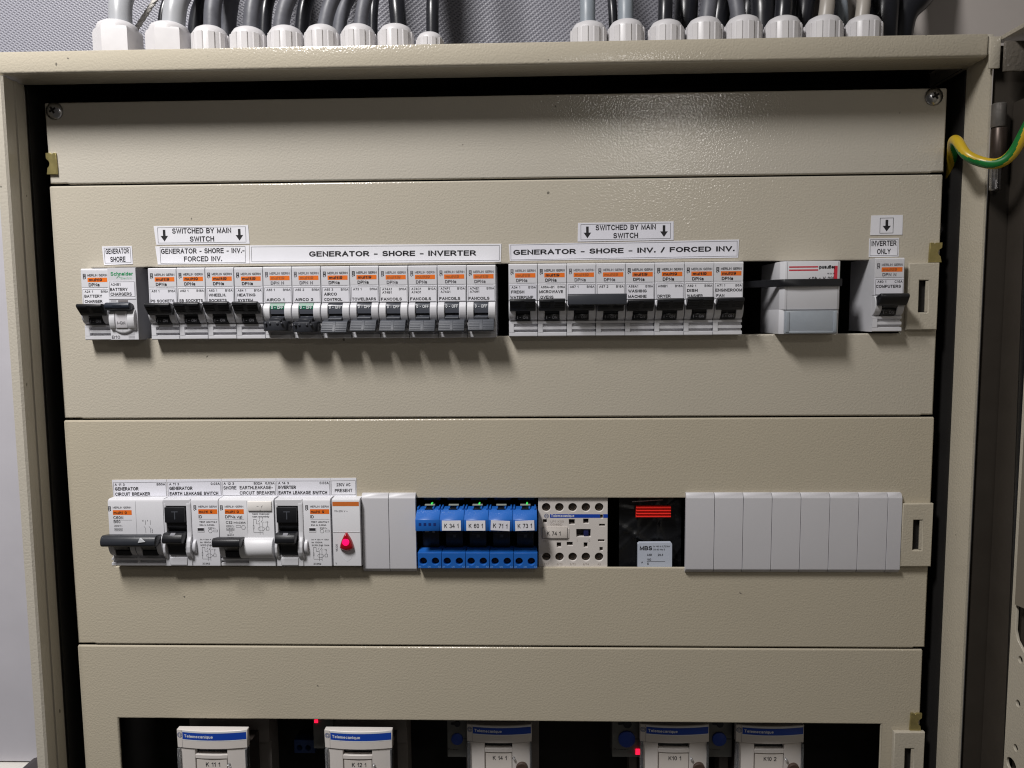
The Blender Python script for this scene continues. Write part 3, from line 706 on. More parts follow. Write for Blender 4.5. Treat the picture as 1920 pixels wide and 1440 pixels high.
# residual current unit with the white knob, far left
def rcbo(x):
    t_ = thing('leakage_breaker', 'white breaker with green print labelled A24B1 BATTERY CHARGERS and a white round rocker', 'circuit breaker', x, 0, -14.35)
    h = MB(); h.prism([(28, 0), (-9.2, 0), (-9.8, .6), (-9.8, 44.4), (-9.2, 45), (28, 45)], .1, 17.8, 'x')
    h.build('housing', SIDEG, t_)
    MB().plate(rect(.1, 17.8, .2, 44.8), [], -10.1, -9.7, .1).build('front_face', WHITE, t_)
    p = PR(-10.16); p.text('Schneider', 2.0, 40.0, 2.3, 14.3, 'l', .03)
    p.ring(7.0, 38.3, 1.1, .35, 8, .2, 3.2); p.build('green_lettering', GREEN, t_)
    p = PR(-10.16); p.text('Electric', 8.4, 37.8, 1.3, 7.2, 'l', 0.0); p.build('lettering', mat('pale_green_print', (150, 196, 170), .5, vary=0), t_)
    lb = MB().plate(rect(.5, 17.3, 25.6, 36.6), [], -10.3, -10.0, .04).build('name_label', PAPER, t_)
    p = PR(-10.36); p.frame(.9, 17.0, 26.9, 36.3, .18); p.text('A24B1', 1.9, 33.8, 1.6, 6.2, 'l', .006)
    p.text('BATTERY', 1.3, 30.5, 2.0, 11.2, 'l', .03); p.text('CHARGERS', 1.5, 27.6, 2.0, 13.4, 'l', .03); p.build('lettering', INK, lb)
    MB().box(6.0, 12.2, -10.2, -10, 23.6, 24.9).build('flag_window', mat('grey_flag', (120, 116, 118), .4), t_)
    PR(-10.16).quad(1.4, 4.8, 24.2, 24.6).quad(.2, 17.6, 25.2, 25.35).build('lettering', INKF, t_)
    k = MB()
    k.lathe([(8.4, -9.8), (8.4, -10.6), (7.8, -11.2), (7.0, -11.4), (0, -11.4)], (8.9, 12.2), 'y', 32)
    for s_ in (0, 1): k.prism(arc(-10, 5.6, -10, 19.5, 3.4), .9 if not s_ else 12.4, 4.6 if not s_ else 16.9, 'x', .5, 0, 2)
    kn = k.build('rocker', WHITE, t_)
    MB().prism([(-11, 7.4), (-12.2, 7.6), (-12.6, 11), (-12.8, 18), (-11, 18)], 4.8, 12.2, 'x', .3).build('rocker_paddle', mat('pale_grey_paddle', (206, 204, 208), .4), kn)
    PR(-12.72).text('I-ON', 8.5, 10.0, 1.7, 5.0, 'c', .012).build('lettering', INKF, kn)
    PR(-11.45).quad(8.6, 8.75, 4.2, 6.9).build('seam', INKG, kn)
    b = MB(); b.prism([(-10, 18.9), (-13.2, 18.3), (-15.0, 19.0), (-16.0, 20.4), (-16.0, 21.6), (-15.4, 22.9), (-13.8, 23.5), (-10, 22.4)], -.1, 15.6, 'x', .8, 0, 3)
    for q in range(3): b.box(5.2, 10.8, -16.3, -15.7, 19.9 + q * .7, 20.2 + q * .7)
    b.build('toggle', NAVY, t_)
    p = PR(-10.16); p.text('B10', .8, .8, 2.0, 5.2, 'l', .008)
    for q in range(4): p.quad(11.4, 15.4, .6 + q * .8, .75 + q * .8)
    p.quad(13.0, 15.6, 3.6, 3.75); p.quad(13.4, 15.6, 4.3, 4.45); p.build('rating_print', INKF, t_)
    return t_
rcbo(-266.0)

# ------------------------------------------------------------------ power supply with tie in the opening
def psu():
    x0, x1, z0, z1 = 149.2, 184.8, -13.6, 30.4
    W, H = x1 - x0, z1 - z0
    t_ = thing('surge_module', 'white module with upside-down red print and a translucent window, held by a black tie', 'module', x0, 0, z0)
    h = MB(); h.prism([(0, 30), (0, -8.5), (2.2, -11.5), (W - .8, -11.5), (W, -10.6), (W, 30)], 14.8, H, 'z', .5)
    h.prism([(0, 30), (0, -8.5), (2.2, -10.4), (W - .8, -10.4), (W, -9.8), (W, 30)], 0, 15.0, 'z', .3)
    h.build('housing', WHITE, t_)
    PR(-11.56).quad(3.6, 3.75, 14.8, H - .6).quad(W - 1.6, W - 1.45, 15, H - .5).build('seam', INKF, t_)
    p = PR(-11.58); p.quad(4.6, 22.0, 40.1, 40.9).quad(4.6, 22.0, 38.2, 39.0).quad(W - 4.2, W - 2.0, 33.2, 41.0).build('red_print', RED, t_)
    p = PR(-11.6); p.text('legrand', 32.0, 41.0, 2.1, 9.4, 'l', .05, 180); p.text('160 A - 40', 32.0, 34.6, 2.3, 13.6, 'l', .015, 180)
    p.text('04 77 39', 32.0, 36.8, .8, 4.4, 'l', .02, 180); p.poly([(16.4, 33.6), (17.6, 33.0), (17.6, 33.3), (16.9, 33.6), (17.6, 33.9), (17.6, 34.2)]); p.build('lettering', INK, t_)
    wn = MB().box(2.6, W - 1.6, -12.6, -10.42, .4, 14.2, .3).build('window', SMOKE, t_)
    f = MB(); f.box(3.0, 5.2, -13.0, -12.4, 1.2, 13.6, .2); f.box(W - 4.0, W - 2.0, -13.0, -12.4, 1.2, 13.6, .2); f.box(5.0, W - 4.0, -12.9, -12.4, .6, 1.8, .2)
    f.build('window_rib', SMOKE, wn)
    xs, zs_ = at(1410, 530, 10)
    tag(MB().prism([(x0 - 16, 18), (x0 - 1, -8), (x0 + 1.8, -12.2), (x0 + 12, -12.6), (x0 + W - .2, -12.2), (x0 + W + .1, 16), (x0 + W + .9, 16), (x0 + W + .5, -13.0), (x0 + 12, -13.5), (x0 + 1.4, -13.2), (x0 - 2, -9.2), (x0 - 17.2, 17.4)],
                     z0 + 28.8, z0 + 33.2, 'z', .25, 0, 1).build('cable_tie', BLACK), 'black strap wrapped across the white module with red print', 'cable tie')
psu()

# ------------------------------------------------------------------ second row
Z2 = -160.8
def housing2(W, parent, lower=True, H=44.2, y=-8.0):
    h = MB()
    h.prism([(28, 0), (y + .8, 0), (y, .6), (y, H - 1.6), (y + .5, H - .5), (y + 1.6, H), (28, H)], 0.08, W - .08, 'x')
    return h
def diagram(p, x, z, k=1.0):
    """residual current switch symbol"""
    p.line(x, z + 5 * k, x, z + 9 * k); p.line(x, z + 9 * k, x + 2 * k, z + 9 * k); p.line(x + 2 * k, z + 9 * k, x + 2 * k, z + 6 * k)
    p.frame(x - .4 * k, x + .4 * k, z + 2.4 * k, z + 5 * k); p.line(x, z + 2.4 * k, x, z); p.line(x, z, x + 6 * k, z)
    for q in (4.2, 6.2):
        p.line(x + q * k, z + 10.6 * k, x + q * k, z + 9 * k); p.line(x + q * k, z + 8.6 * k, x + (q - .9) * k, z + 7.4 * k); p.line(x + q * k, z + 7 * k, x + q * k, z - 1.4 * k)
    p.ring(x + 5.2 * k, z + 2.6 * k, 2.3 * k, .15, 14, sz=.6); p.line(x + 2 * k, z + 6 * k, x + 4 * k, z + 6 * k)
    p.frame(x + 8.4 * k, x + 10.4 * k, z + 1.6 * k, z + 4.0 * k); p.line(x + 9.4 * k, z + 4 * k, x + 9.4 * k, z + 7 * k); p.line(x + 7.4 * k, z + 2.6 * k, x + 8.4 * k, z + 2.6 * k)
    for q in range(3): p.line(x + (5 + q * 1.3) * k, z + 7.2 * k, x + (5.7 + q * 1.3) * k, z + 7.2 * k)
    p.ring(x + 9.4 * k, z + 7.2 * k, .5 * k, .15, 8)
def brandbits(t_, x, z, name, y=-8.06, w_=12.2):
    p = PR(y); logo(p, x - 2.2, z + 4.0, .92); p.text('MERLIN GERIN', x, z + 4.4, 1.25, w_ - .2, 'l', .006)
    p.text(name, x, z - 2.6, 2.0, None, 'l', .016); p.quad(x, x + w_, z - 3.3, z - 3.18); p.build('lettering', INK, t_)
    b = PR(y).quad(x - .1, x + w_, z + .2, z + 3.3).build('brand_band', ORANGE, t_)
    PR(y - .04).text('multi 9', x + .4, z + .7, 1.8, 8.6, 'l', .015).build('lettering', INK, b)

def c60():
    W = 36.0
    t_ = thing('main_breaker', 'two-pole breaker with a wide bar handle marked by a white triangle', 'circuit breaker', -275.2, 0, Z2)
    h = MB()
    h.prism([(28, 0), (-6.6, 0), (-7.3, .5), (-7.3, 2.0), (-5, 2.4), (-5, 3.4), (-7.1, 3.8), (-7.1, 5.0), (-5, 5.4), (-5, 20.4), (-8, 20.8), (-8, 42.4), (-7.4, 43.6), (-6, 44.2), (28, 44.2)], .08, W - .08, 'x')
    for a, b in ((.2, 4.0), (14.2, 17.4), (18.0, 21.6), (31.6, 35.8)):
        h.prism([(0, 6.6)] + arc(-6.4, 6.6, -8.4, 20.6, 3.4) + [(0, 20.6)], a, b, 'x', .25, 0, 1)
    h.box(17.2, 18.4, -7.3, 0, 2, 5.6)
    h.build('housing', WHITE, t_)
    PR(-8.05).quad(18.0, 18.15, 21, 43).build('seam', INKG, t_)
    for a in (4.2, 21.8):
        d_ = MB().prism([(0, 7), (-6.6, 7.1), (-9.0, 7.4), (-9.2, 10.6), (-7.4, 11.2), (-7.4, 18), (0, 18)], a, a + 9.8, 'x', .15, 0, 1).build('drum', DRUMB, t_)
        PR(-9.26).text('I - ON', a + 4.8, 8.2, 1.4, 6.0, 'c', .006).build('lettering', mat('dim_print', (62, 62, 68), .5, vary=0), d_)
    tg = MB(); tg.prism([(-8, 16.6), (-15.0, 15.2), (-17.2, 15.8), (-18.0, 17.2), (-18.0, 19.2), (-17.0, 21.4), (-15.2, 22.6), (-8, 21.4)], -.9, 34.4, 'x', .6, 0, 2)
    tg.prism([(-6, 10.6), (-9.4, 11.2), (-14, 16), (-14, 19), (-6, 19)], 4.6, 13.6, 'x'); tg.prism([(-6, 10.6), (-9.4, 11.2), (-14, 16), (-14, 19), (-6, 19)], 22.2, 31.2, 'x')
    tgo = tg.build('toggle', mat('charcoal_handle', (44, 47, 53), .4, .1, 900, .0002), t_)
    MB().prism([(24.0, 19.4), (28.4, 19.9), (25.2, 22.2)], -17.9, -15, 'y').build('white_triangle', mat('white_mark', (205, 208, 212), .5), tgo).data.transform(Matrix.Translation((0, -.0006, -.0006)))
    brandbits(t_, 3.2, 33.8, 'C60N')
    p = PR(-8.07); p.text('B50', 3.3, 28.6, 1.8, 4.4, 'l', .01); p.text('230V~', 3.5, 26.2, 1.2, 5.4, 'l', 0); p.frame(3.6, 8.8, 23.4, 25.3, .14); p.text('6000', 6.2, 23.8, 1.0, 4.2, 'c', 0)
    for q, l in ((23.4, 'N'), (26.6, '1')):
        p.text(l, q - 1.4, 29.6, 1.1, None, 'l', 0); p.line(q + .6, 30.6, q + .6, 27.6, .18); p.line(q - .4, 26.4, q + .6, 25.2, .18); p.line(q + .6, 25.2, q + .6, 22.0, .18)
    p.ring(27.8, 24.2, .7, .16, 8, -1.6, 1.6); p.ring(27.8, 22.8, .7, .16, 8, -1.6, 1.6); p.build('lettering', INK, t_)
c60()
def rcd(x, label):
    W = 35.4
    t_ = thing('earth_leakage_switch', label, 'earth leakage switch', x, 0, Z2, 'earth leakage switches in the lower row')
    h = MB()
    h.prism([(28, 0), (-7.2, 0), (-8, .6), (-8, 42.6), (-7.4, 43.7), (-6, 44.2), (28, 44.2)], 17.2, W, 'x')
    h.plate([(.1, .4), (17.6, .4), (17.6, 44.1), (.1, 44.1)], [rect(1.3, 14.8, 8, 39.8)], -8.6, 20, .5)
    h.box(.2, 17.5, 19, 28, .5, 44)
    # raised rails beside the handle
    for a, b in ((.1, 1.9), (14.9, 18.0)):
        h.prism([(-6, 4.6)] + [(-8.4, 4.6), (-10.6, 7.4), (-12.0, 10.5), (-12.2, 14), (-11.2, 17.4), (-9.4, 20), (-8.8, 23), (-8.8, 41), (-8.2, 43.6), (-6, 43.6)], a, b, 'x', .5, 0, 2)
    h.prism([(-7, 8.4)] + arc(-8, 8.4, -8, 17.8, 2.8) + [(-7, 17.8)], 18.6, 20.6, 'x', .3, 0, 1)
    h.prism([(-7, 1.0), (-9.0, 1.2), (-9.2, 4.6), (-9.2, 6.2), (-7, 6.2)], 3.0, 14.4, 'x', .3, 0, 1)
    h.build('housing', WHITE, t_)
    MB().box(1.4, 14.7, 2, 4, 7, 40).build('handle_recess', DRUMB, t_)
    tb = MB(); tb.box(1.4, 14.4, -10.2, 0, 29.4, 39.4, .4); tb.prism([(0, 24), (-7, 24), (-8.4, 26), (-8.4, 29.8), (0, 29.8)], 2.2, 14.2, 'x', .2)
    tbo = tb.build('test_button', BLACK, t_)
    q = MB(); q.box(6.0, 10.2, -10.35, -10.1, 36.2, 36.8); q.box(7.8, 8.4, -10.35, -10.1, 31.6, 36.2); q.build('raised_letter', TOGG, tbo)
    tg = MB(); tg.prism([(0, 14.4), (-9, 15.6), (-15.2, 17.2), (-16.0, 18.4), (-16.0, 20.4), (-15.0, 22.4), (-13, 23.6), (0, 22.4)], 1.6, 14.4, 'x', .5, 0, 2)
    tg.prism([(2, 7.6), (-9.4, 7.8), (-10.2, 9), (-10.2, 14), (-12.6, 17), (2, 17)], 3.4, 14.2, 'x', .3, 0, 1)
    tgo = tg.build('toggle', BLACK, t_)
    MB().prism([(-15.1, 22.45), (-13.2, 23.65), (-13.0, 23.3), (-14.8, 22.2)], 6.6, 9.6, 'x').build('index_mark', INKG, tgo)
    brandbits(t_, 22.6, 34.4, 'ID', w_=12.2)
    p = PR(-8.07); p.text('TEST MONTHLY', 22.9, 28.9, .95, 11.6, 'l', .03); p.text('63A In 0,030A', 22.9, 26.9, .95, 9.8, 'l', .02); p.text('230V~', 28.4, 24.8, 1.1, 4.8, 'l', 0)
    p.ring(29.8, 23.4, 1.3, .18, 6); p.frame(31.9, 34.6, 22.8, 24.2, .16); p.text('Im = Idm = 10kA', 22.9, 17.4, 1.0, 11.2, 'l', .004)
    p.text('Im 1500A', 22.9, 15.5, 1.0, 7, 'l', .004); p.text('SCPD FUS 100A', 22.9, 13.6, 1.0, 11.4, 'l', .004); diagram(p, 24.0, 5.0, .86); p.text('23362', 23.6, 1.4, 1.15, 5, 'l', .004)
    p.build('lettering', INK, t_)
    fw = MB(); fw.plate(rect(21.4, 26.0, 22.8, 25.6), [rect(21.7, 25.7, 23.5, 25.3)], -8.2, -7.9, .05); fw.build('flag_frame', WHITE, t_)
    MB().box(21.7, 25.7, -8.06, -7.9, 23.5, 25.3).build('flag_window', mat('dark_flag', (52, 50, 54), .3), t_)
rcd(-238.9, 'earth leakage switch under the GENERATOR EARTH LEAKAGE SWITCH label')
rcd(-166.6, 'earth leakage switch under the INVERTER EARTH LEAKAGE SWITCH label')
def vigi():
    W = 35.6
    t_ = thing('leakage_breaker', 'breaker with a white rounded bulge and pale button between the two leakage switches', 'circuit breaker', -203.1, 0, Z2)
    h = MB(); h.prism([(28, 0), (-6.6, 0), (-7.3, .5), (-7.3, 2.0), (-5, 2.4), (-5, 3.4), (-7.1, 3.8), (-7.1, 5.0), (-5, 5.4), (-5, 18.8), (-8, 19.2), (-8, 42.6), (-7.4, 43.7), (-6, 44.2), (28, 44.2)], .08, 18.4, 'x')
    h.prism([(28, 0), (-7.2, 0), (-8, .6), (-8, 42.6), (-7.4, 43.7), (-6, 44.2), (28, 44.2)], 18.4, W - .1, 'x')
    for a, b in ((.2, 3.6), (13.4, 17.9)):
        h.prism([(0, 5.2)] + arc(-6.4, 5.2, -8.2, 19.0, 3.2) + [(0, 19.0)], a, b, 'x', .25, 0, 1)
    h.build('housing', WHITE, t_)
    MB().prism([(-7, 5.4)] + arc(-8, 5.4, -8, 19.2, 4.4, 12) + [(-7, 19.2)], 13.6, W - .6, 'x', .5, 0, 2).build('bulge', WHITE, t_)
    d_ = MB().prism([(0, 5.6), (-6.6, 5.8), (-9.2, 6.2), (-9.4, 10.2), (-7.4, 10.8), (-7.4, 17), (0, 17)], 3.8, 13.2, 'x', .15, 0, 1).build('drum', DRUMB, t_)
    PR(-9.46).text('I - ON', 8.5, 7.2, 1.4, 6.0, 'c', .006).build('lettering', MATS['dim_print'], d_)
    tg = MB(); tg.prism([(-7, 15.4), (-14.5, 14.6), (-16.6, 15.2), (-17.4, 16.6), (-17.5, 18.6), (-16.8, 20.2), (-15.2, 20.9), (-7, 19.4)], -1.6, 16.2, 'x', .5, 0, 2)
    tg.prism([(-6, 9), (-9.4, 10.6), (-14, 15), (-14, 18), (-6, 18)], 4.0, 13.0, 'x'); tg.build('toggle', BLACK, t_)
    b_ = MB().box(19.0, 34.4, -9.0, -7, 36.8, 43.0, .35).build('test_button', mat('cream_button', (240, 236, 232), .4), t_)
    PR(-9.05).line(25.0, 39.8, 26.2, 39.8, .2).line(28.0, 39.8, 29.2, 40.2, .2).line(28.0, 39.8, 28.0, 38.6, .2).line(26.9, 37.4, 27.7, 37.4, .25).build('lettering', INKF, b_)
    brandbits(t_, 4.0, 34.4, 'DPNa vigi')
    p = PR(-8.07); p.text('C32', 4.3, 28.2, 1.7, 4.2, 'l', .012); p.text('I=0,030A', 9.4, 28.3, 1.25, 7.8, 'l', .012); p.text('230V~', 4.4, 26.2, 1.1, 5.2, 'l', 0); p.frame(4.5, 9.6, 23.8, 25.6, .14); p.text('4500', 7.0, 24.2, 1.0, 4.2, 'c', 0)
    p.frame(6.2, 8.2, 22.0, 23.4, .13); p.text('19537', 4.6, 20.2, 1.0, 4.6, 'l', 0); p.ring(15.6, 25.8, 1.4, .17, 6); p.frame(10.8, 13.8, 25.8, 27.2, .13)
    p.text('test manuel', 21.6, 34.2, 1.1, 11.0, 'l', .02); p.text('test monthly', 21.6, 32.4, 1.1, 11.0, 'l', .02); diagram(p, 22.2, 22.4, .96); p.quad(18.3, 18.42, 22, 43)
    p.build('lettering', INK, t_)
vigi()
def indicator():
    W = 17.9
    t_ = thing('indicator_lamp', 'white indicator module with a glowing red arched lamp and an orange top band', 'indicator', -130.1, 0, Z2)
    housing2(W, t_, y=-7.6).build('housing', WHITE, t_)
    PR(-7.66).quad(.4, W - .5, 39.6, 42.4).build('brand_band', ORANGE2, t_)
    p = PR(-7.66); p.text('110-230 V ~', 1.4, 35.7, 1.2, 8.6, 'l', .004); p.text('18320', 3.0, 9.8, 1.3, 5.0, 'l', .004, 90); p.text('V', 1.2, 1.4, 1.3, None, 'l', .004); p.build('lettering', INKF, t_)
    MB().box(.3, W - .3, -7.8, -7.5, 22.5, 22.75).build('face_ridge', WHITE, t_)
    arch = [(4.6, 12.6), (4.9, 14.6), (5.8, 17.4), (7.0, 20.0), (8.4, 22.2), (9.0, 22.6), (9.6, 22.2), (11.0, 20.0), (12.4, 17.4), (13.3, 14.6), (13.6, 12.6), (11.6, 11.2), (9.1, 10.7), (6.6, 11.2)]
    p = PR(-7.68)
    low = [(4.6, 12.4), (5.4, 8.4), (7.0, 5.2), (9.1, 3.6), (11.2, 5.2), (12.8, 8.4), (13.6, 12.4)]
    for a, b in zip(low, low[1:]): p.line(a[0], a[1], b[0], b[1], .28)
    p.build('outline_ridge', INKW, t_)
    ln = MB(); rings = [(1.0, -7.5), (.99, -8.6), (.93, -9.6), (.80, -10.3), (.60, -10.75), (.34, -11.0)]; na = len(arch)
    ln.add([(9.05 + (a - 9.05) * k, y, 15.6 + (b - 15.6) * k) for k, y in rings for a, b in arch],
           [[r * na + q, r * na + (q + 1) % na, (r + 1) * na + (q + 1) % na, (r + 1) * na + q] for r in range(len(rings) - 1) for q in range(na)] + [[(len(rings) - 1) * na + q for q in range(na)]])
    lo = ln.build('lens', mat('red_lens', (150, 4, 22), .1, vary=0, emit=(190, 0, 28), estr=.06, coat=.6), t_, 70)
    MB().lathe([(2.3, -10.2), (2.2, -11.0), (1.5, -11.15), (0, -11.2)], (9.05, 16.9), 'y', 20).build('lit_core', mat('lit_red_core', (255, 20, 90), .3, vary=0, emit=(255, 10, 96), estr=1.0), lo)
indicator()

def blank_strip(x0, widths, label):
    z0, z1 = -166.0, -114.2
    t_ = thing('blanking_strip', label, 'blanking strip', x0, 0, z0, 'grey blanking strips')
    x = 0; H = z1 - z0
    for i, w_ in enumerate(widths):
        m = MB(); m.prism([(-.05, 0), (-1.6, 0.1), (-3.6, 2.4), (-3.7, 3.0), (-3.7, H - 3.2), (-3.6, H - 2.8), (-2.0, H - .2), (-.05, H)], x + .16, x + w_ - .16, 'x', .12, 0, 1)
        m.build('blank_module', BLANK, t_); x += w_
    MB().box(.6, x - .6, -2.6, 0.6, 4, H - 4).build('backing', INNER, t_)
blank_strip(-112.0, [17.5, 17.5], 'short grey blanking strip of two modules left of the blue relays')
blank_strip(95.3, [18.05] * 7 + [9.0], 'long grey blanking strip of eight modules at the right')

# blue relays
GLED = mat('green_led', (60, 230, 110), .3, vary=0, emit=(90, 255, 90), estr=.35)
def relay(i, text, lit):
    W = 15.25
    x = -76.0 + 15.4 * i
    lab = {'K 34 1': 'blue relay tagged K 34 1, next to the untagged one', 'K 60 1': 'middle blue relay tagged K 60 1 with a green glow on its clip', 'K 71 1': 'blue relay tagged K 71 1, its paper tag tilted', 'K 73 1': 'last blue relay tagged K 73 1, beside the cream contactor'}[text] if text else 'blue relay without a tag, leftmost, showing four small square holes'
    t_ = thing('relay', lab, 'relay', x, 0, -162.4, 'blue plug-in relays')
    s = MB(); s.plate(rect(.1, W, 0, 10.2), [circ(3.6, 4.6, 2.35), circ(11.4, 4.6, 2.35)], -6.0, 2, .25)
    s.box(.2, W - .1, 1.6, 10, .2, 10, 0); s.prism([(-5.0, 9.9), (2, 9.9), (2, 11.2)], .3, W - .2, 'x'); s.build('socket', RELB, t_)
    sc = MB()
    for q in (3.6, 11.4):
        sc.lathe([(2.0, 1), (2.0, -2.4), (1.6, -2.9), (0, -2.9)], (q, 4.6), 'y', 14)
    sc.build('terminal_screw', mat('dim_screw', (60, 50, 50), .4, metal=.6), t_)
    PR(-6.05).text('A1', .5, .5, 1.1, None, 'l', .0).text('ON', 7.4, .5, 1.1, None, 'c', .0).text('A2', 14.8, .5, 1.1, None, 'r', .0).build('lettering', mat('pale_blue_print', (120, 170, 230), .5, vary=0), t_)
    cb = MB().box(1.9, 13.0, 3.4, 24, 10.6, 33.0, .5).build('relay_cube', RELD, t_)
    p = PR(3.34)
    if i == 0:
        p.ring(4.4, 27.2, .9, .3, 8, .6, 5.7).ring(4.2, 25.2, .9, .3, 8, -.6, 3.6).line(4.6, 24.0, 5.6, 21.8, .3).line(3.8, 21.4, 6.4, 21.4, .5); p.quad(8.6, 10.0, 20.8, 23.2)
        p.build('lettering', mat('silver_print', (150, 152, 150), .3, vary=0), cb)
    else:
        for q in range(5): p.quad(3.4 + (q % 2), 9.4 - (q % 3), 19.4 + q * 1.5, 19.6 + q * 1.5)
        p.quad(6.6, 8.6, 17.6, 19.4); p.build('lettering', mat('dim_white_print', (70, 72, 74), .4, vary=0), cb)
    MB().prism([(1, 32.2), (-2, 31.9), (-2, 33), (1, 34)], 8.8, 13.0, 'x').build('latch_gleam', mat('clear_blue_plastic', (120, 160, 190), .2), cb)
    cl = MB()
    z0 = 26.1; 
    cl.prism([(4, z0), (-12.0, z0), (-12.4, z0 + .4), (-12.4, z0 + 7.6), (-4.4, z0 + 12.2), (4, z0 + 12.2)], -.1, W - .1, 'x', .3, 0, 1)
    for q in (.6, 14.0): cl.box(q - .5, q + .5, -5, 3, z0 + 11.8, z0 + 13.4, .15)
    cl.box(4.6, 5.6, -4.6, 3, z0 + 11.8, z0 + 13.2, .15); cl.box(9.8, 10.8, -4.6, 3, z0 + 11.8, z0 + 13.2, .15)
    clo = cl.build('retaining_clip', RELB, t_)
    MB().box(5.0, 10.4, -4.9, 2, z0 + 12.0, z0 + 12.6).build('clip_notch', RELD, clo)
    MB().box(4.4, 11.0, -1.0, 2, z0 + 13.6, z0 + 14.2, .2).build('clip_bar', mat('clear_grey_plastic', (150, 156, 150), .2), clo)
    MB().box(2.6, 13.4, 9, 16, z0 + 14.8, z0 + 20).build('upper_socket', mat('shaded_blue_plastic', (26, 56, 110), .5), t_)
    if not text:
        for q in range(4): MB().box(2.1 + q * 3.1, 3.7 + q * 3.1, -12.5, -12.2, z0 + 3.6, z0 + 5.4).build('square_hole', mat('deep_blue_hole', (12, 40, 110), .6), clo)
    else:
        lb = MB().plate(rect(1.4, 13.4, z0 + .6, z0 + 7.0), [], -12.75, -12.45, .04).build('tag', PAPER, clo, 0)
        ag = [0, 0, 0, .05, -.03][i]
        lb.data.transform(Matrix.Translation((.0074, 0, (z0 + 3.8) * MM)) @ Matrix.Rotation(ag, 4, 'Y') @ Matrix.Translation((-.0074, 0, -(z0 + 3.8) * MM)))
        p = PR(-12.8); p.text(text, 7.4, z0 + 2.2, 2.9, 9.0, 'c', .012); po = p.build('lettering', INK, lb)
        po.data.transform(Matrix.Translation((.0074, 0, (z0 + 3.8) * MM)) @ Matrix.Rotation(ag, 4, 'Y') @ Matrix.Translation((-.0074, 0, -(z0 + 3.8) * MM)))
    if lit:
        MB().lathe([(.6, 4), (.6, .6), (.35, .2), (0, .1)], (8.8, z0 + 14.3), 'y', 12).build('green_light', GLED, t_)
for i, (s_, l_) in enumerate([('', 1), ('K 34 1', 0), ('K 60 1', 1), ('K 71 1', 0), ('K 73 1', 1)]): relay(i, s_, l_)

# small contactor K 74 1
def k74():
    x0, z0 = 1.6, -164.0; W, H = 44.7, 48
    t_ = thing('contactor', 'cream contactor tagged K 74 1 with two rows of five screws', 'contactor', x0, 2, z0)
    k = 2.93
    def X(p): return (p - 1009) / k
    def Z(p): return (1063.5 - p) / k
    sq = [(1018, 1025, 971, 978), (1067, 1078, 971, 981), (1094, 1104, 970, 979), (1044, 1052, 1016, 1025), (1063, 1074, 1015, 1022), (1095, 1102, 1016, 1025), (1124, 1135, 980, 984), (1122, 1134, 1010, 1014), (1125, 1131, 1025, 1032), (1126, 1131, 962, 969)]
    scr = [(X(p), Z(948)) for p in (1024, 1049, 1074, 1099, 1124)] + [(X(p), Z(1044)) for p in (1024, 1049, 1074, 1099, 1124)]
    holes = [circ(a, b, 2.75) for a, b in scr] + [rect(X(a), X(b), Z(d), Z(c)) for a, b, c, d in sq] + [rect(X(1081), X(1108), Z(1005), Z(990))]
    f = MB().plate(rect(0, W, 0, H), holes, 0, 6, .25); f.build('front_face', CREAM, t_)
    MB().box(.2, W - .2, 5.9, 40, .2, H - .2).build('body', mat('dark_contactor_body', (44, 38, 34), .5), t_)
    for a, b in scr:
        s_ = MB().lathe([(2.5, 5.5), (2.5, 2.2), (2.1, 1.5), (1.2, 1.2), (0, 1.2)], (a, b), 'y', 16).build('terminal_screw', SCREW, t_)
        an = random.uniform(0, 3.1); dx, dz = 1.9 * math.cos(an), 1.9 * math.sin(an)
        MB().prism([(a - dx - dz * .16, b - dz + dx * .16), (a - dx + dz * .16, b - dz - dx * .16), (a + dx + dz * .16, b + dz - dx * .16), (a + dx - dz * .16, b + dz + dx * .16)], 1.1, 1.6, 'y').build('slot', INNER, s_)
    b_ = PR(-.06).quad(X(1031), X(1125.5), Z(968), Z(961)).quad(X(1131.5), W, Z(968), Z(961)).build('blue_band', BLUEP, t_)
    PR(-.1).text('Telemecanique', X(1033), Z(966.3), 1.6, 15.0, 'l', .022).build('lettering', INKW, b_)
    p = PR(-.06); p.ring(X(1024.5), Z(964.5), 1.35, .35, 14); p.frame(X(1022.5), X(1026.5), Z(966.5), Z(962.5), .3); p.build('emblem', mat('grey_blue_print', (92, 104, 140), .5, vary=0), t_)
    p = PR(-.06); p.text('LP1 K09', X(1032), Z(977), 1.4, 8.6, 'l', -.004); p.text('004BD', X(1032), Z(983), 1.4, 7.6, 'l', -.004)
    for q, l in enumerate(('7/L1', '8/T2', '6/T3', '8/T4', 'A2')): p.text(l, scr[5 + q][0], Z(1060), 1.3, None, 'c', -.004)
    p.text('20', X(1018), Z(1015), 1.3, None, 'l', -.004); p.text('0', X(1104), Z(1014), 1.6, None, 'l', -.004); p.text('I', X(1082), Z(1014), 1.6, None, 'l', -.004)
    p.build('moulded_lettering', mat('moulded_shade', (178, 168, 160), .5, vary=0), t_)
    lb = MB().box(X(1016), X(1064), -.9, -.05, Z(1007.5), Z(986), .1).build('tag', mat('tag_plastic', (216, 209, 202), .4), t_)
    p = PR(-.96); p.frame(X(1016.3), X(1063.7), Z(1007.2), Z(986.2), .16); p.text('K 74 1', X(1038), Z(1001.5), 2.7, 8.8, 'c', .012); p.build('lettering', INK, lb)
    MB().box(X(1064.5), X(1066.5), -.6, -.02, Z(1007), Z(988), .1).build('tag_clip', CREAM, t_)
    MB().box(X(1095), X(1104), .8, 5.8, Z(1004), Z(991), .3).build('slider', mat('navy_slider', (36, 40, 84), .35), t_)
k74()

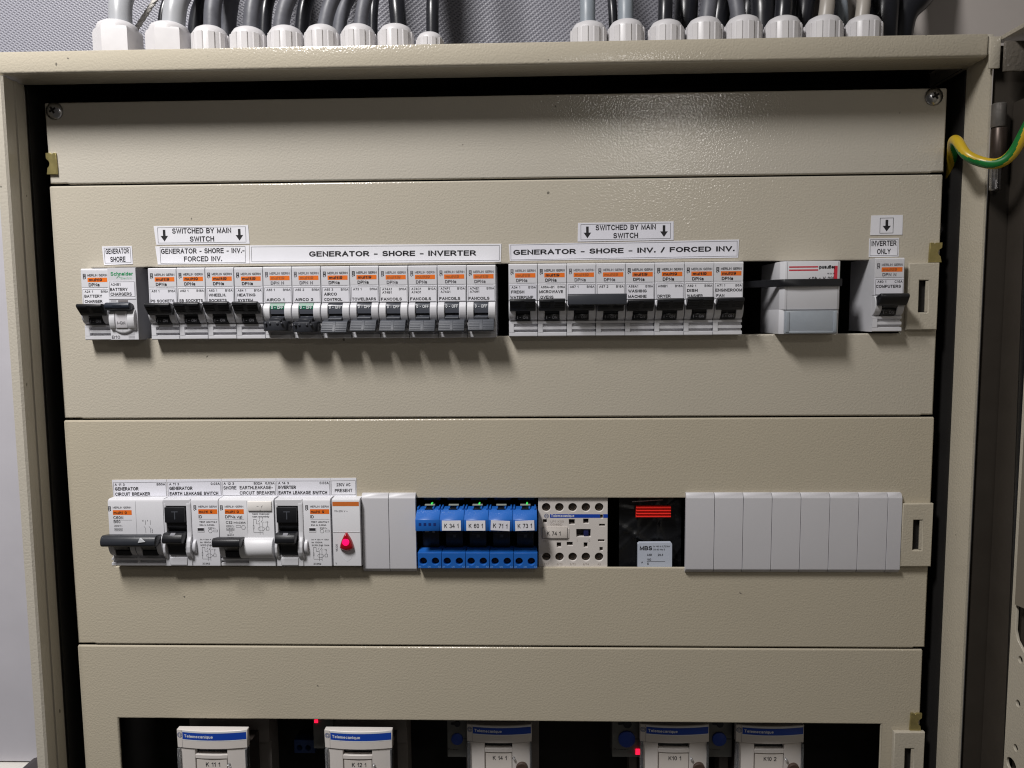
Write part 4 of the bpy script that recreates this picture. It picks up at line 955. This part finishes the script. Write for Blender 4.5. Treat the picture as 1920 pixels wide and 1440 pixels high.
# current transformer in a dark plastic bag
def ct():
    x0, z0 = at(1150, 1064, 6); x1, z1 = at(1280, 934, 6)
    t_ = thing('current_transformer', 'black transformer wrapped in plastic with a red ribbed block and a white rating plate', 'transformer', 0, 0, 0)
    MB().box(x0 + 8, x1 - 3, 11.5, 44, z0 - 14, z1 + 8, 1.5).build('body', mat('black_bag_body', (16, 17, 20), .35), t_)
    bm = bmesh.new(); bmesh.ops.create_grid(bm, x_segments=36, y_segments=36, size=.5)
    rr = random.Random(3); ridges = [(rr.uniform(0, 1), rr.uniform(0, 1), rr.uniform(0, 3.1), rr.uniform(.6, 1.4)) for _ in range(14)]
    for v in bm.verts:
        u, w_ = v.co.x + .5, v.co.y + .5; h = 0
        for a, b, an, am in ridges:
            d_ = (u - a) * math.cos(an) + (w_ - b) * math.sin(an); h += am * max(0, 1 - abs(d_) * 14) ** 2 * .7
        v.co = Vector((x0 + 4 + u * (x1 - x0 - 4), 10.0 - h * 1.1, z0 - 8 + w_ * (z1 - z0 + 8)))
    MB().bm(bm).build('plastic_bag', mat('black_glossy_film', (12, 13, 16), .34, vary=.1), t_, 60)
    rx0, rz1 = at(1193, 950, 4); rx1, rz0 = at(1258, 972, 4)
    rb = MB()
    n = 4; hh = (rz1 - rz0) / n
    for q in range(n): rb.prism([(8, rz0 + q * hh), (5.0, rz0 + q * hh + .1), (4.0, rz0 + q * hh + hh * .5), (5.0, rz0 + q * hh + hh * .9), (8, rz0 + q * hh + hh)], rx0, rx1, 'x')
    rb.build('red_ribs', mat('red_ribbed_plastic', (214, 40, 30), .4), t_)
    lx0, lz1 = at(1196, 1018, 3); lx1, lz0 = at(1260, 1066, 3)
    lb = MB().plate([(lx0, lz0 - 3), (lx1, lz0 - 3), (lx1 - .1, lz1 - .6), (lx1 - .9, lz1 + .2), (lx0 + 1, lz1), (lx0, lz1 - .9)], [], 3.0, 6.4, .05).build('rating_plate', mat('bluish_plate', (190, 197, 211), .4, vary=.02), t_, 0)
    p = PR(2.94); u = (lx1 - lx0) / 64
    def X(a): return lx0 + (a - 1196) * u
    def Z(a): return lz1 - (a - 1018) * u
    p.text('MBS', X(1199.5), Z(1032), 2.8, 8.0, 'l', .035); p.text('In <60 Is 0,72/3kV', X(1225), Z(1026), 1.1, 10.8, 'l', .01); p.text('50-60 Hz E', X(1225), Z(1032), 1.1, 7.4, 'l', .01)
    p.text('ASR', X(1213), Z(1043), 1.5, 3.3, 'l', .02); p.text('20.3', X(1233), Z(1043), 1.5, 3.5, 'l', .02); p.text('100', X(1213.5), Z(1052), 1.5, 2.6, 'l', .02)
    p.quad(X(1213), X(1247), Z(1054), Z(1053.3)); p.text('5', X(1213.5), Z(1060), 1.5, None, 'l', .02); p.text('A', X(1202.5), Z(1057), 1.3, None, 'l', .02)
    p.build('lettering', INK, lb)
    g0 = at(1185, 941, 4); g1 = at(1243, 938, 4)
    MB().tube([(g0[0], 4.5, g0[1]), (g1[0], 5.5, g1[1])], .35, 8, 2).build('bag_glint', mat('pale_film_glint', (150, 140, 140), .25), t_)  # glint on the bag, made as a thin pale tube
ct()

# ------------------------------------------------------------------ shadowed contactors at the bottom
def contactor(pxl, pxr, pyt, Y, text, label):
    x0, z1 = at(pxl, pyt, Y); x1, _ = at(pxr, pyt, Y); W = x1 - x0
    t_ = thing('contactor', label, 'contactor', x0, Y, z1, 'contactors in the lowest opening')
    def bow(x): u = (x / W - .5) * 2; return -2.4 * (1 - u * u)
    def plan(a, b, off, back=22, n=10):
        return [(a + (b - a) * i / n, bow(a + (b - a) * i / n) + off) for i in range(n + 1)] + [(b, back), (a, back)]
    MB().prism(plan(0, W, 0, 4), -12.6, 0, 'z', .35, 0, 1).build('upper_cap', CREAM, t_)
    MB().box(1, W - 1, 4.2, 23, -46, -13).build('body', mat('dark_contactor_body', (44, 38, 34), .5), t_)
    b = MB()
    z_ = -13.0
    b.prism(plan(2.2, 12.2, .8, 4.1, n=4), -46, z_, 'z', .2, 0, 1); b.prism(plan(W - 13.4, W - 1.4, .8, 4.1, n=4), -46, z_, 'z', .2, 0, 1)
    b.prism(plan(12.3, W - 13.5, .8, 4.1, n=4), -19.6, z_ - 4.0, 'z', .15, 0, 1); b.prism(plan(12.3, W - 13.5, 2.2, 4.1, n=4), -46, -19.7, 'z')
    b.build('lower_face', CREAM, t_)
    MB().box(12.3, W - 13.5, 2.5, 4.1, z_ - 4, z_).build('viewing_slot', mat('dark_slot', (22, 24, 30), .2), t_)
    bb = PR(lambda x: bow(x) - .06).quad(4.2, W - .6, -6.4, -1.6, 12).build('blue_band', BLUEP, t_)
    PR(lambda x: bow(x) - .12).text('Telemecanique', 5.4, -5.0, 2.0, W * .42, 'l', .02).build('lettering', INKW, bb)
    PR(lambda x: bow(x) - .07).quad(4.0, W - .5, -7.0, -6.5, 12).quad(4.0, W - .5, -1.5, -.5, 12).build('white_border', INKW, t_)
    p = PR(lambda x: bow(x) - .07); p.ring(2.1, -3.8, 1.6, .4, 14); p.frame(1.2, 3.0, -4.7, -2.9, .35); p.build('emblem', MATS['grey_blue_print'], t_)
    PR(lambda x: bow(x) - .05).quad(3.7, 3.85, -12.4, -.4).build('seam', INKF, t_)
    lb = MB().box(13.0, W - 14.0, -.9, 0, -34, -20.6).build('tag', mat('tag_plastic', (216, 209, 202), .4), t_)
    PR(-.95).text(text, W / 2 + .2, -25.4, 3.0, 9.6 if len(text) > 5 else 8.6, 'c', .014).build('lettering', INK, lb)
    for s_ in (0, 1):
        a = .3 if not s_ else W - 1.4
        MB().box(a, a + (2.0 if not s_ else 1.2), bow(1) - 1.4, 4, -36, -12.8, .3).build('clear_cover', CLEAR, t_)
    c_ = MB(); c_.lathe([(.9, 0), (.9, -2.6), (.4, -3.2), (0, -3.2)], (W - 12.4, -23.4), 'y', 12); c_.build('clear_catch', CLEAR, t_)
    MB().lathe([(4.0, 1), (4.0, -2.2), (3.4, -2.6), (0, -2.4)], (W - 7.0, -30.6), 'y', 20).build('round_recess', mat('brown_dial', (74, 58, 50), .5), t_)
    # deeper terminal block behind
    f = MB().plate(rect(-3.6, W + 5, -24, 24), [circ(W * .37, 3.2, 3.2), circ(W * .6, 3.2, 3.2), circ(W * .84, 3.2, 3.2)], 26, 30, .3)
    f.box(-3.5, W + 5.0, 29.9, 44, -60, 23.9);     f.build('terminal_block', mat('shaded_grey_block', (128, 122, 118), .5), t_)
    return t_
contactor(331, 463, 1367, -5, 'K 11 1', 'contactor tagged K 11 1 with a bright blue band, leftmost at the bottom')
contactor(608, 735, 1368, -2, 'K 12 1', 'contactor tagged K 12 1 with a bright blue band, second from left at the bottom')
contactor(875, 997, 1357, 18, 'K 14 1', 'contactor tagged K 14 1 in half shadow, middle of the bottom opening')
contactor(1200, 1330, 1357, 17.5, 'K10 1', 'contactor tagged K10 1 in half shadow beside a glowing red display')
contactor(1380, 1508, 1358, 16.5, 'K10 2', 'contactor tagged K10 2 in half shadow, rightmost at the bottom')
def timer(pxl, pxr, Y, label, led, dial=True):
    x0, z1 = at(pxl, 1346, Y); x1, z0 = at(pxr, 1420, Y); W = x1 - x0; H = z1 - z0
    t_ = thing('timer_relay', label, 'timer relay', x0, Y, z0, 'grey timer relays between the contactors')
    MB().box(0, W, 0, 12, 0, H + 8, .5).build('housing', mat('grey_timer_plastic', (104, 104, 101), .5), t_)
    if dial:
        MB().lathe([(W * .28, -.02), (W * .28, -1.4), (W * .24, -1.8), (0, -1.8)], (W * .48, H * .48), 'y', 20).build('dial', mat('blue_dial', (30, 62, 150), .4), t_)
        MB().lathe([(W * .14, -.02), (W * .14, -1.2), (0, -1.3)], (W * .5, H * .86), 'y', 14).box(W * .2, W * .5, -1, 0, H * .84, H * .88).build('pointer', RELD, t_)
    PR(-.05).text('Power', W * .05, H * .18, 1.5, W * .5, 'l', 0).quad(W * .74, W * .96, H * .46, H * .48).build('lettering', INK, t_)
    if led:
        MB().box(W * .78, W * .98, -.8, 0, H * .08, H * .22, .1).build('red_light', mat('red_led', (255, 40, 60), .3, vary=0, emit=(255, 24, 64), estr=1.6), t_)
timer(838, 878, 24, 'grey timer relay with a blue dial left of the contactor tagged K 14 1', False)
timer(1148, 1204, 24, 'grey timer relay with a glowing red light left of the contactor tagged K10 1', True)
timer(1326, 1372, 24, 'grey timer relay with a blue dial between contactors K10 1 and K10 2', False)
xa, za = at(592, 1352, 20)
tm = thing('timer_relay', 'grey timer relay mostly hidden behind contactor K 12 1, with a small red light above', 'timer relay', xa, 20, za, 'grey timer relays between the contactors')
MB().box(-2, 12, 0, 20, -20, 3, .4).build('housing', MATS['grey_timer_plastic'], tm)
MB().box(-.8, 1.6, -.8, 0, -1.0, 1.2, .15).build('red_light', MATS['red_led'], tm)
xb, zb_ = at(552, 1412, 40); xc, zc_ = at(590, 1388, 40)
tb = thing('terminal_block', 'dim blue terminal block deep in the dark left of contactor K 12 1', 'terminal block', xb, 40, zb_)
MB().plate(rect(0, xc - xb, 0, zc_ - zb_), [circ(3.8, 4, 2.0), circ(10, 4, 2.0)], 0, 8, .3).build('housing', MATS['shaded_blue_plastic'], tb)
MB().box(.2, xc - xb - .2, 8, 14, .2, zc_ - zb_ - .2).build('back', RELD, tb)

# ------------------------------------------------------------------ glands and cables on top
GY = 28.0
def gland(pc, hw, pt, side, hexa=False, kk=0):
    x, zt = at(pc, pt, GY); r = at(pc + hw, pt, GY)[0] - x
    t_ = thing('cable_gland', side, 'cable gland', x, GY, ZT, 'white cable glands on top of the cabinet')
    H = zt - ZT + .8
    m = MB()
    if hexa:
        m.lathe([(r * 1.02, 0), (r * 1.02, H * .80), (r * .97, H * .86)], (0, 0), 'z', 6, 0, .32)
        m.lathe([(r * .86, H * .6), (r * .86, H * .89), (r * .80, H * .95), (r * .62, H), (r * .5, H)], (0, 0), 'z', 28)
        m.lathe([(r * 1.04, 0), (r * 1.04, 2.4)], (0, 0), 'z', 24)
        m.build('nut', GLAND, t_)
    else:
        m.lathe([(r * .96, 0), (r * .96, H * .80), (r * .91, H * .87), (r * .77, H * .95), (r * .56, H * .995), (r * .4, H)], (0, 0), 'z', 32)
        n = 10
        for k in range(n):
            a = kk + 2 * math.pi * k / n; ca, sa = math.cos(a), math.sin(a); hw2 = r * .17
            q = [(r * .9 * ca - hw2 * -sa, r * .9 * sa - hw2 * ca), (r * 1.0 * ca - hw2 * -sa, r * 1.0 * sa - hw2 * ca), (r * 1.0 * ca + hw2 * -sa, r * 1.0 * sa + hw2 * ca), (r * .9 * ca + hw2 * -sa, r * .9 * sa + hw2 * ca)]
            m.prism(q, 0, H * .83, 'z', r * .03, 0, 1)
        m.build('nut', GLAND, t_)
    return x, r, H
gl_left = [(220, 42, 47, True), (317, 41, 50, True), (394, 34, 55, False), (466, 34, 57, False), (536, 34, 55, False), (604, 33, 53, False), (672, 33, 52, False), (742, 34, 52, False), (806, 26, 66, False)]
gl_right = [(1104, 35, 47), (1174, 35, 43), (1249, 34, 44), (1320.5, 35, 39), (1393.5, 35, 36), (1468, 35, 37), (1544, 36, 36), (1619, 35, 36)]
gtxt = ['big hexagonal white gland at the far left holding a pale cable', 'second big hexagonal white gland from the left, holding a pale cable',
        'ribbed white gland third from the left, next to the second hexagonal gland', 'ribbed white gland fourth from the left beside the frayed black cable', 'ribbed white gland fifth from the left under dark cables',
        'ribbed white gland sixth from the left under dark cables', 'ribbed white gland seventh from the left under dark cables', 'last tall gland of the left group, beside the low small gland',
        'low small white gland at the end of the left group']
rtxt = ['first white gland of the right group, holding a straight grey cable', 'second white gland of the right group, holding a grey cable', 'third white gland of the right group, under a black cable',
        'fourth white gland of the right group, under a black cable', 'fifth white gland of the right group, under a leaning black cable', 'sixth white gland of the right group, under a shiny black cable',
        'white gland with brown stained rim holding a beige cable', 'last white gland at the right end, holding a beige cable']
for i, (a, b, c_, h_) in enumerate(gl_left): gland(a, b, c_, gtxt[i], h_, .12 + .31 * i)
for i, (a, b, c_) in enumerate(gl_right): gland(a, b, c_, rtxt[i], False, .05 + .27 * i)
CB_PALE = mat('pale_cable_sheath', (164, 166, 170), .33, vary=.08, vscale=40)
CB_GREY = mat('grey_cable_sheath', (138, 146, 154), .4, vary=.06, vscale=40)
CB_BEIGE = mat('beige_cable_sheath', (168, 162, 154), .4, vary=.08, vscale=60)
CB_BLACK = mat('black_cable_sheath', (36, 37, 42), .3, .15, 200, .0003, vary=.3, vscale=60)
CB_DUST = mat('dusty_black_sheath', (92, 93, 100), .5, .3, 220, .0005, vary=.45, vscale=90)
def cable(xb, xt, wpx, m, label, Y=GY, back=40, zb=6, name='cable', grp='cables rising from the cabinet top', lump=0, curve=0, pyb=55):
    x0, z0 = at(xb, pyb, Y); x1, z1 = at(xt, 0, Y + back * .25)
    r = (at(xb + wpx / 2, pyb, Y)[0] - x0)
    dx = (x1 - x0)
    pts = [(x0 - dx * .35, Y, ZT - 4 + zb), (x0, Y, z0), (x1, Y + back * .12, z1), (x1 + dx * 1.7 + curve, Y + back * .7, z1 + 26), (x1 + dx * 4 + curve * 3, Y + back * 1.5, z1 + 70), (x1 + dx * 6 + curve * 6, Y + back * 2, z1 + 150)]
    return tag(MB().tube(pts, r, 14, 6, lump=lump).build(name, m, None, 70), label, 'cable', grp)
cable(226, 237, 41, CB_PALE, 'thick pale cable in the leftmost hexagonal gland')
cable(325, 342, 41, CB_PALE, 'thick pale cable in the second hexagonal gland')
cable(368, 392, 30, CB_BLACK, 'black cable behind the second pale cable', GY + 34)
cable(302, 322, 14, CB_BLACK, 'thin black cable just left of the second pale cable', GY + 30)
cable(398, 409, 31, CB_DUST, 'dusty black cable in the first ribbed gland from the left')
cable(428, 440, 30, CB_DUST, 'frayed black cable with torn sheath beside the fourth gland', GY + 26, lump=.06)
cable(470, 484, 29, CB_DUST, 'dusty black cable rising from the fourth gland')
cable(496, 510, 24, CB_BLACK, 'black cable between the fourth and fifth glands', GY + 28)
cable(526, 548, 29, CB_DUST, 'dusty black cable rising from the fifth gland, leaning right')
cable(566, 582, 27, CB_BLACK, 'black cable between the fifth and sixth glands', GY + 28)
cable(608, 630, 27, CB_DUST, 'dusty black cable rising from the sixth gland, leaning right')
cable(636, 658, 25, CB_DUST, 'scuffed black cable between the sixth and seventh glands', GY + 26, lump=.04)
cable(676, 690, 26, CB_DUST, 'dusty black cable rising from the seventh gland')
cable(699, 706, 18, CB_BLACK, 'black cable between the seventh and eighth glands', GY + 28)
cable(748, 746, 31, CB_BLACK, 'straight black cable in the last tall gland of the left group')
cable(811, 814, 24, CB_BLACK, 'thin black cable in the low small gland')
cable(1101.5, 1100, 29, CB_GREY, 'straight grey cable in the first gland of the right group', curve=-1)
cable(1173, 1171, 29, CB_GREY, 'straight grey cable in the second gland of the right group')
cable(1150, 1145, 17, CB_BLACK, 'dark cable behind the second grey cable', GY + 30)
cable(1246, 1245, 27, CB_BLACK, 'black cable in the third gland of the right group')
cable(1285, 1284, 44, CB_BLACK, 'thick black cable behind the third and fourth right glands', GY + 36)
cable(1324, 1327, 31, CB_DUST, 'dusty black cable in the fourth gland of the right group')
cable(1386, 1374, 29, CB_DUST, 'black cable leaning left in the fifth gland of the right group')
cable(1430, 1424, 46, CB_BLACK, 'thick black cable behind the fifth and sixth right glands', GY + 40)
cable(1466, 1465, 32, CB_BLACK, 'shiny black cable in the sixth gland of the right group')
cable(1505, 1506, 34, CB_BLACK, 'black cable behind the sixth and seventh right glands', GY + 36)
cable(1545, 1546, 28, CB_BEIGE, 'beige cable in the gland with the brown stained rim')
cable(1580, 1570, 22, CB_GREY, 'grey cable leaning left behind the last two glands', GY + 30)
cable(1613, 1613, 26, CB_BEIGE, 'beige cable in the last gland at the right end')
cable(1655, 1652, 52, CB_BLACK, 'thick black cable right of the last gland', GY + 70)
cable(1690, 1716, 50, CB_BLACK, 'thick black cable leaning right against the white wall', GY + 84, pyb=40)
cable(1345, 1352, 40, CB_BLACK, 'thick black cable far behind the fourth right gland', GY + 80)
cable(1560, 1556, 50, CB_BLACK, 'thick black cable far behind the beige cables', GY + 80)
cable(1400, 1404, 46, CB_BLACK, 'thick black cable far behind the fifth right gland', GY + 84)
cable(1470, 1478, 50, CB_BLACK, 'thick black cable far behind the sixth right gland', GY + 86)
# white braided cord
r_ = MB(); p0 = at(246, 50, GY + 10); p1 = at(296, -4, GY + 30)
for s_ in range(3):
    pts = []
    for k in range(37):
        t = k / 36; a = t * 26 + s_ * 2.094
        pts.append((p0[0] + (p1[0] - p0[0]) * 1.6 * t + math.cos(a) * .9, GY + 10 + 30 * t + math.sin(a) * .9, p0[1] - 6 + (p1[1] - p0[1] + 6) * 1.6 * t))
    r_.tube(pts, .95, 8, 2)
tag(r_.build('cord', mat('white_braid', (208, 204, 198), .7, .3, 700, .0003)), 'white braided cord hanging beside the leftmost pale cable', 'cord')

# ------------------------------------------------------------------ earth wire
YEL = mat('yellow_insulation', (196, 164, 40), .32, vary=.05); GRN = mat('green_insulation', (26, 112, 50), .32, vary=.05)
def wp(x, y, Y): a = at(x, y, Y); return (a[0], Y, a[1])
pts = [wp(1773, 425, 20), wp(1776, 395, 19), wp(1780, 345, 15), wp(1785, 298, 3), wp(1787, 267, -12), wp(1795, 265, -24), wp(1812, 290, -34), wp(1842, 304, -40), wp(1872, 306, -46), wp(1898, 288, -50), wp(1922, 246, -54), wp(1950, 190, -58)]
ew = MB().tube(pts, 2.85, 40, 14, mfun=lambda L, k: 1 if ((k - L / 120 + .9) % 1) < .24 else 0).build('earth_wire', [YEL, GRN], None, 70)
tag(ew, 'yellow and green earth wire looping over the right edge of the frame', 'wire')
lx, lz = at(1778, 424, 6)
lg = MB().box(lx - 5.5, lx + 3.5, 15, 18, lz - 4, lz + 3, .6); lg.lathe([(2.6, 13), (2.6, 15.0), (2.0, 15.4)], (lx - 1.5, lz - 1), 'y', 6); lg.tube([wp(1776, 398, 19), wp(1774, 420, 20)], 3.3, 12, 3)
tag(lg.build('wire_lug', STEEL), 'metal lug clamping the earth wire inside the right gap', 'lug')
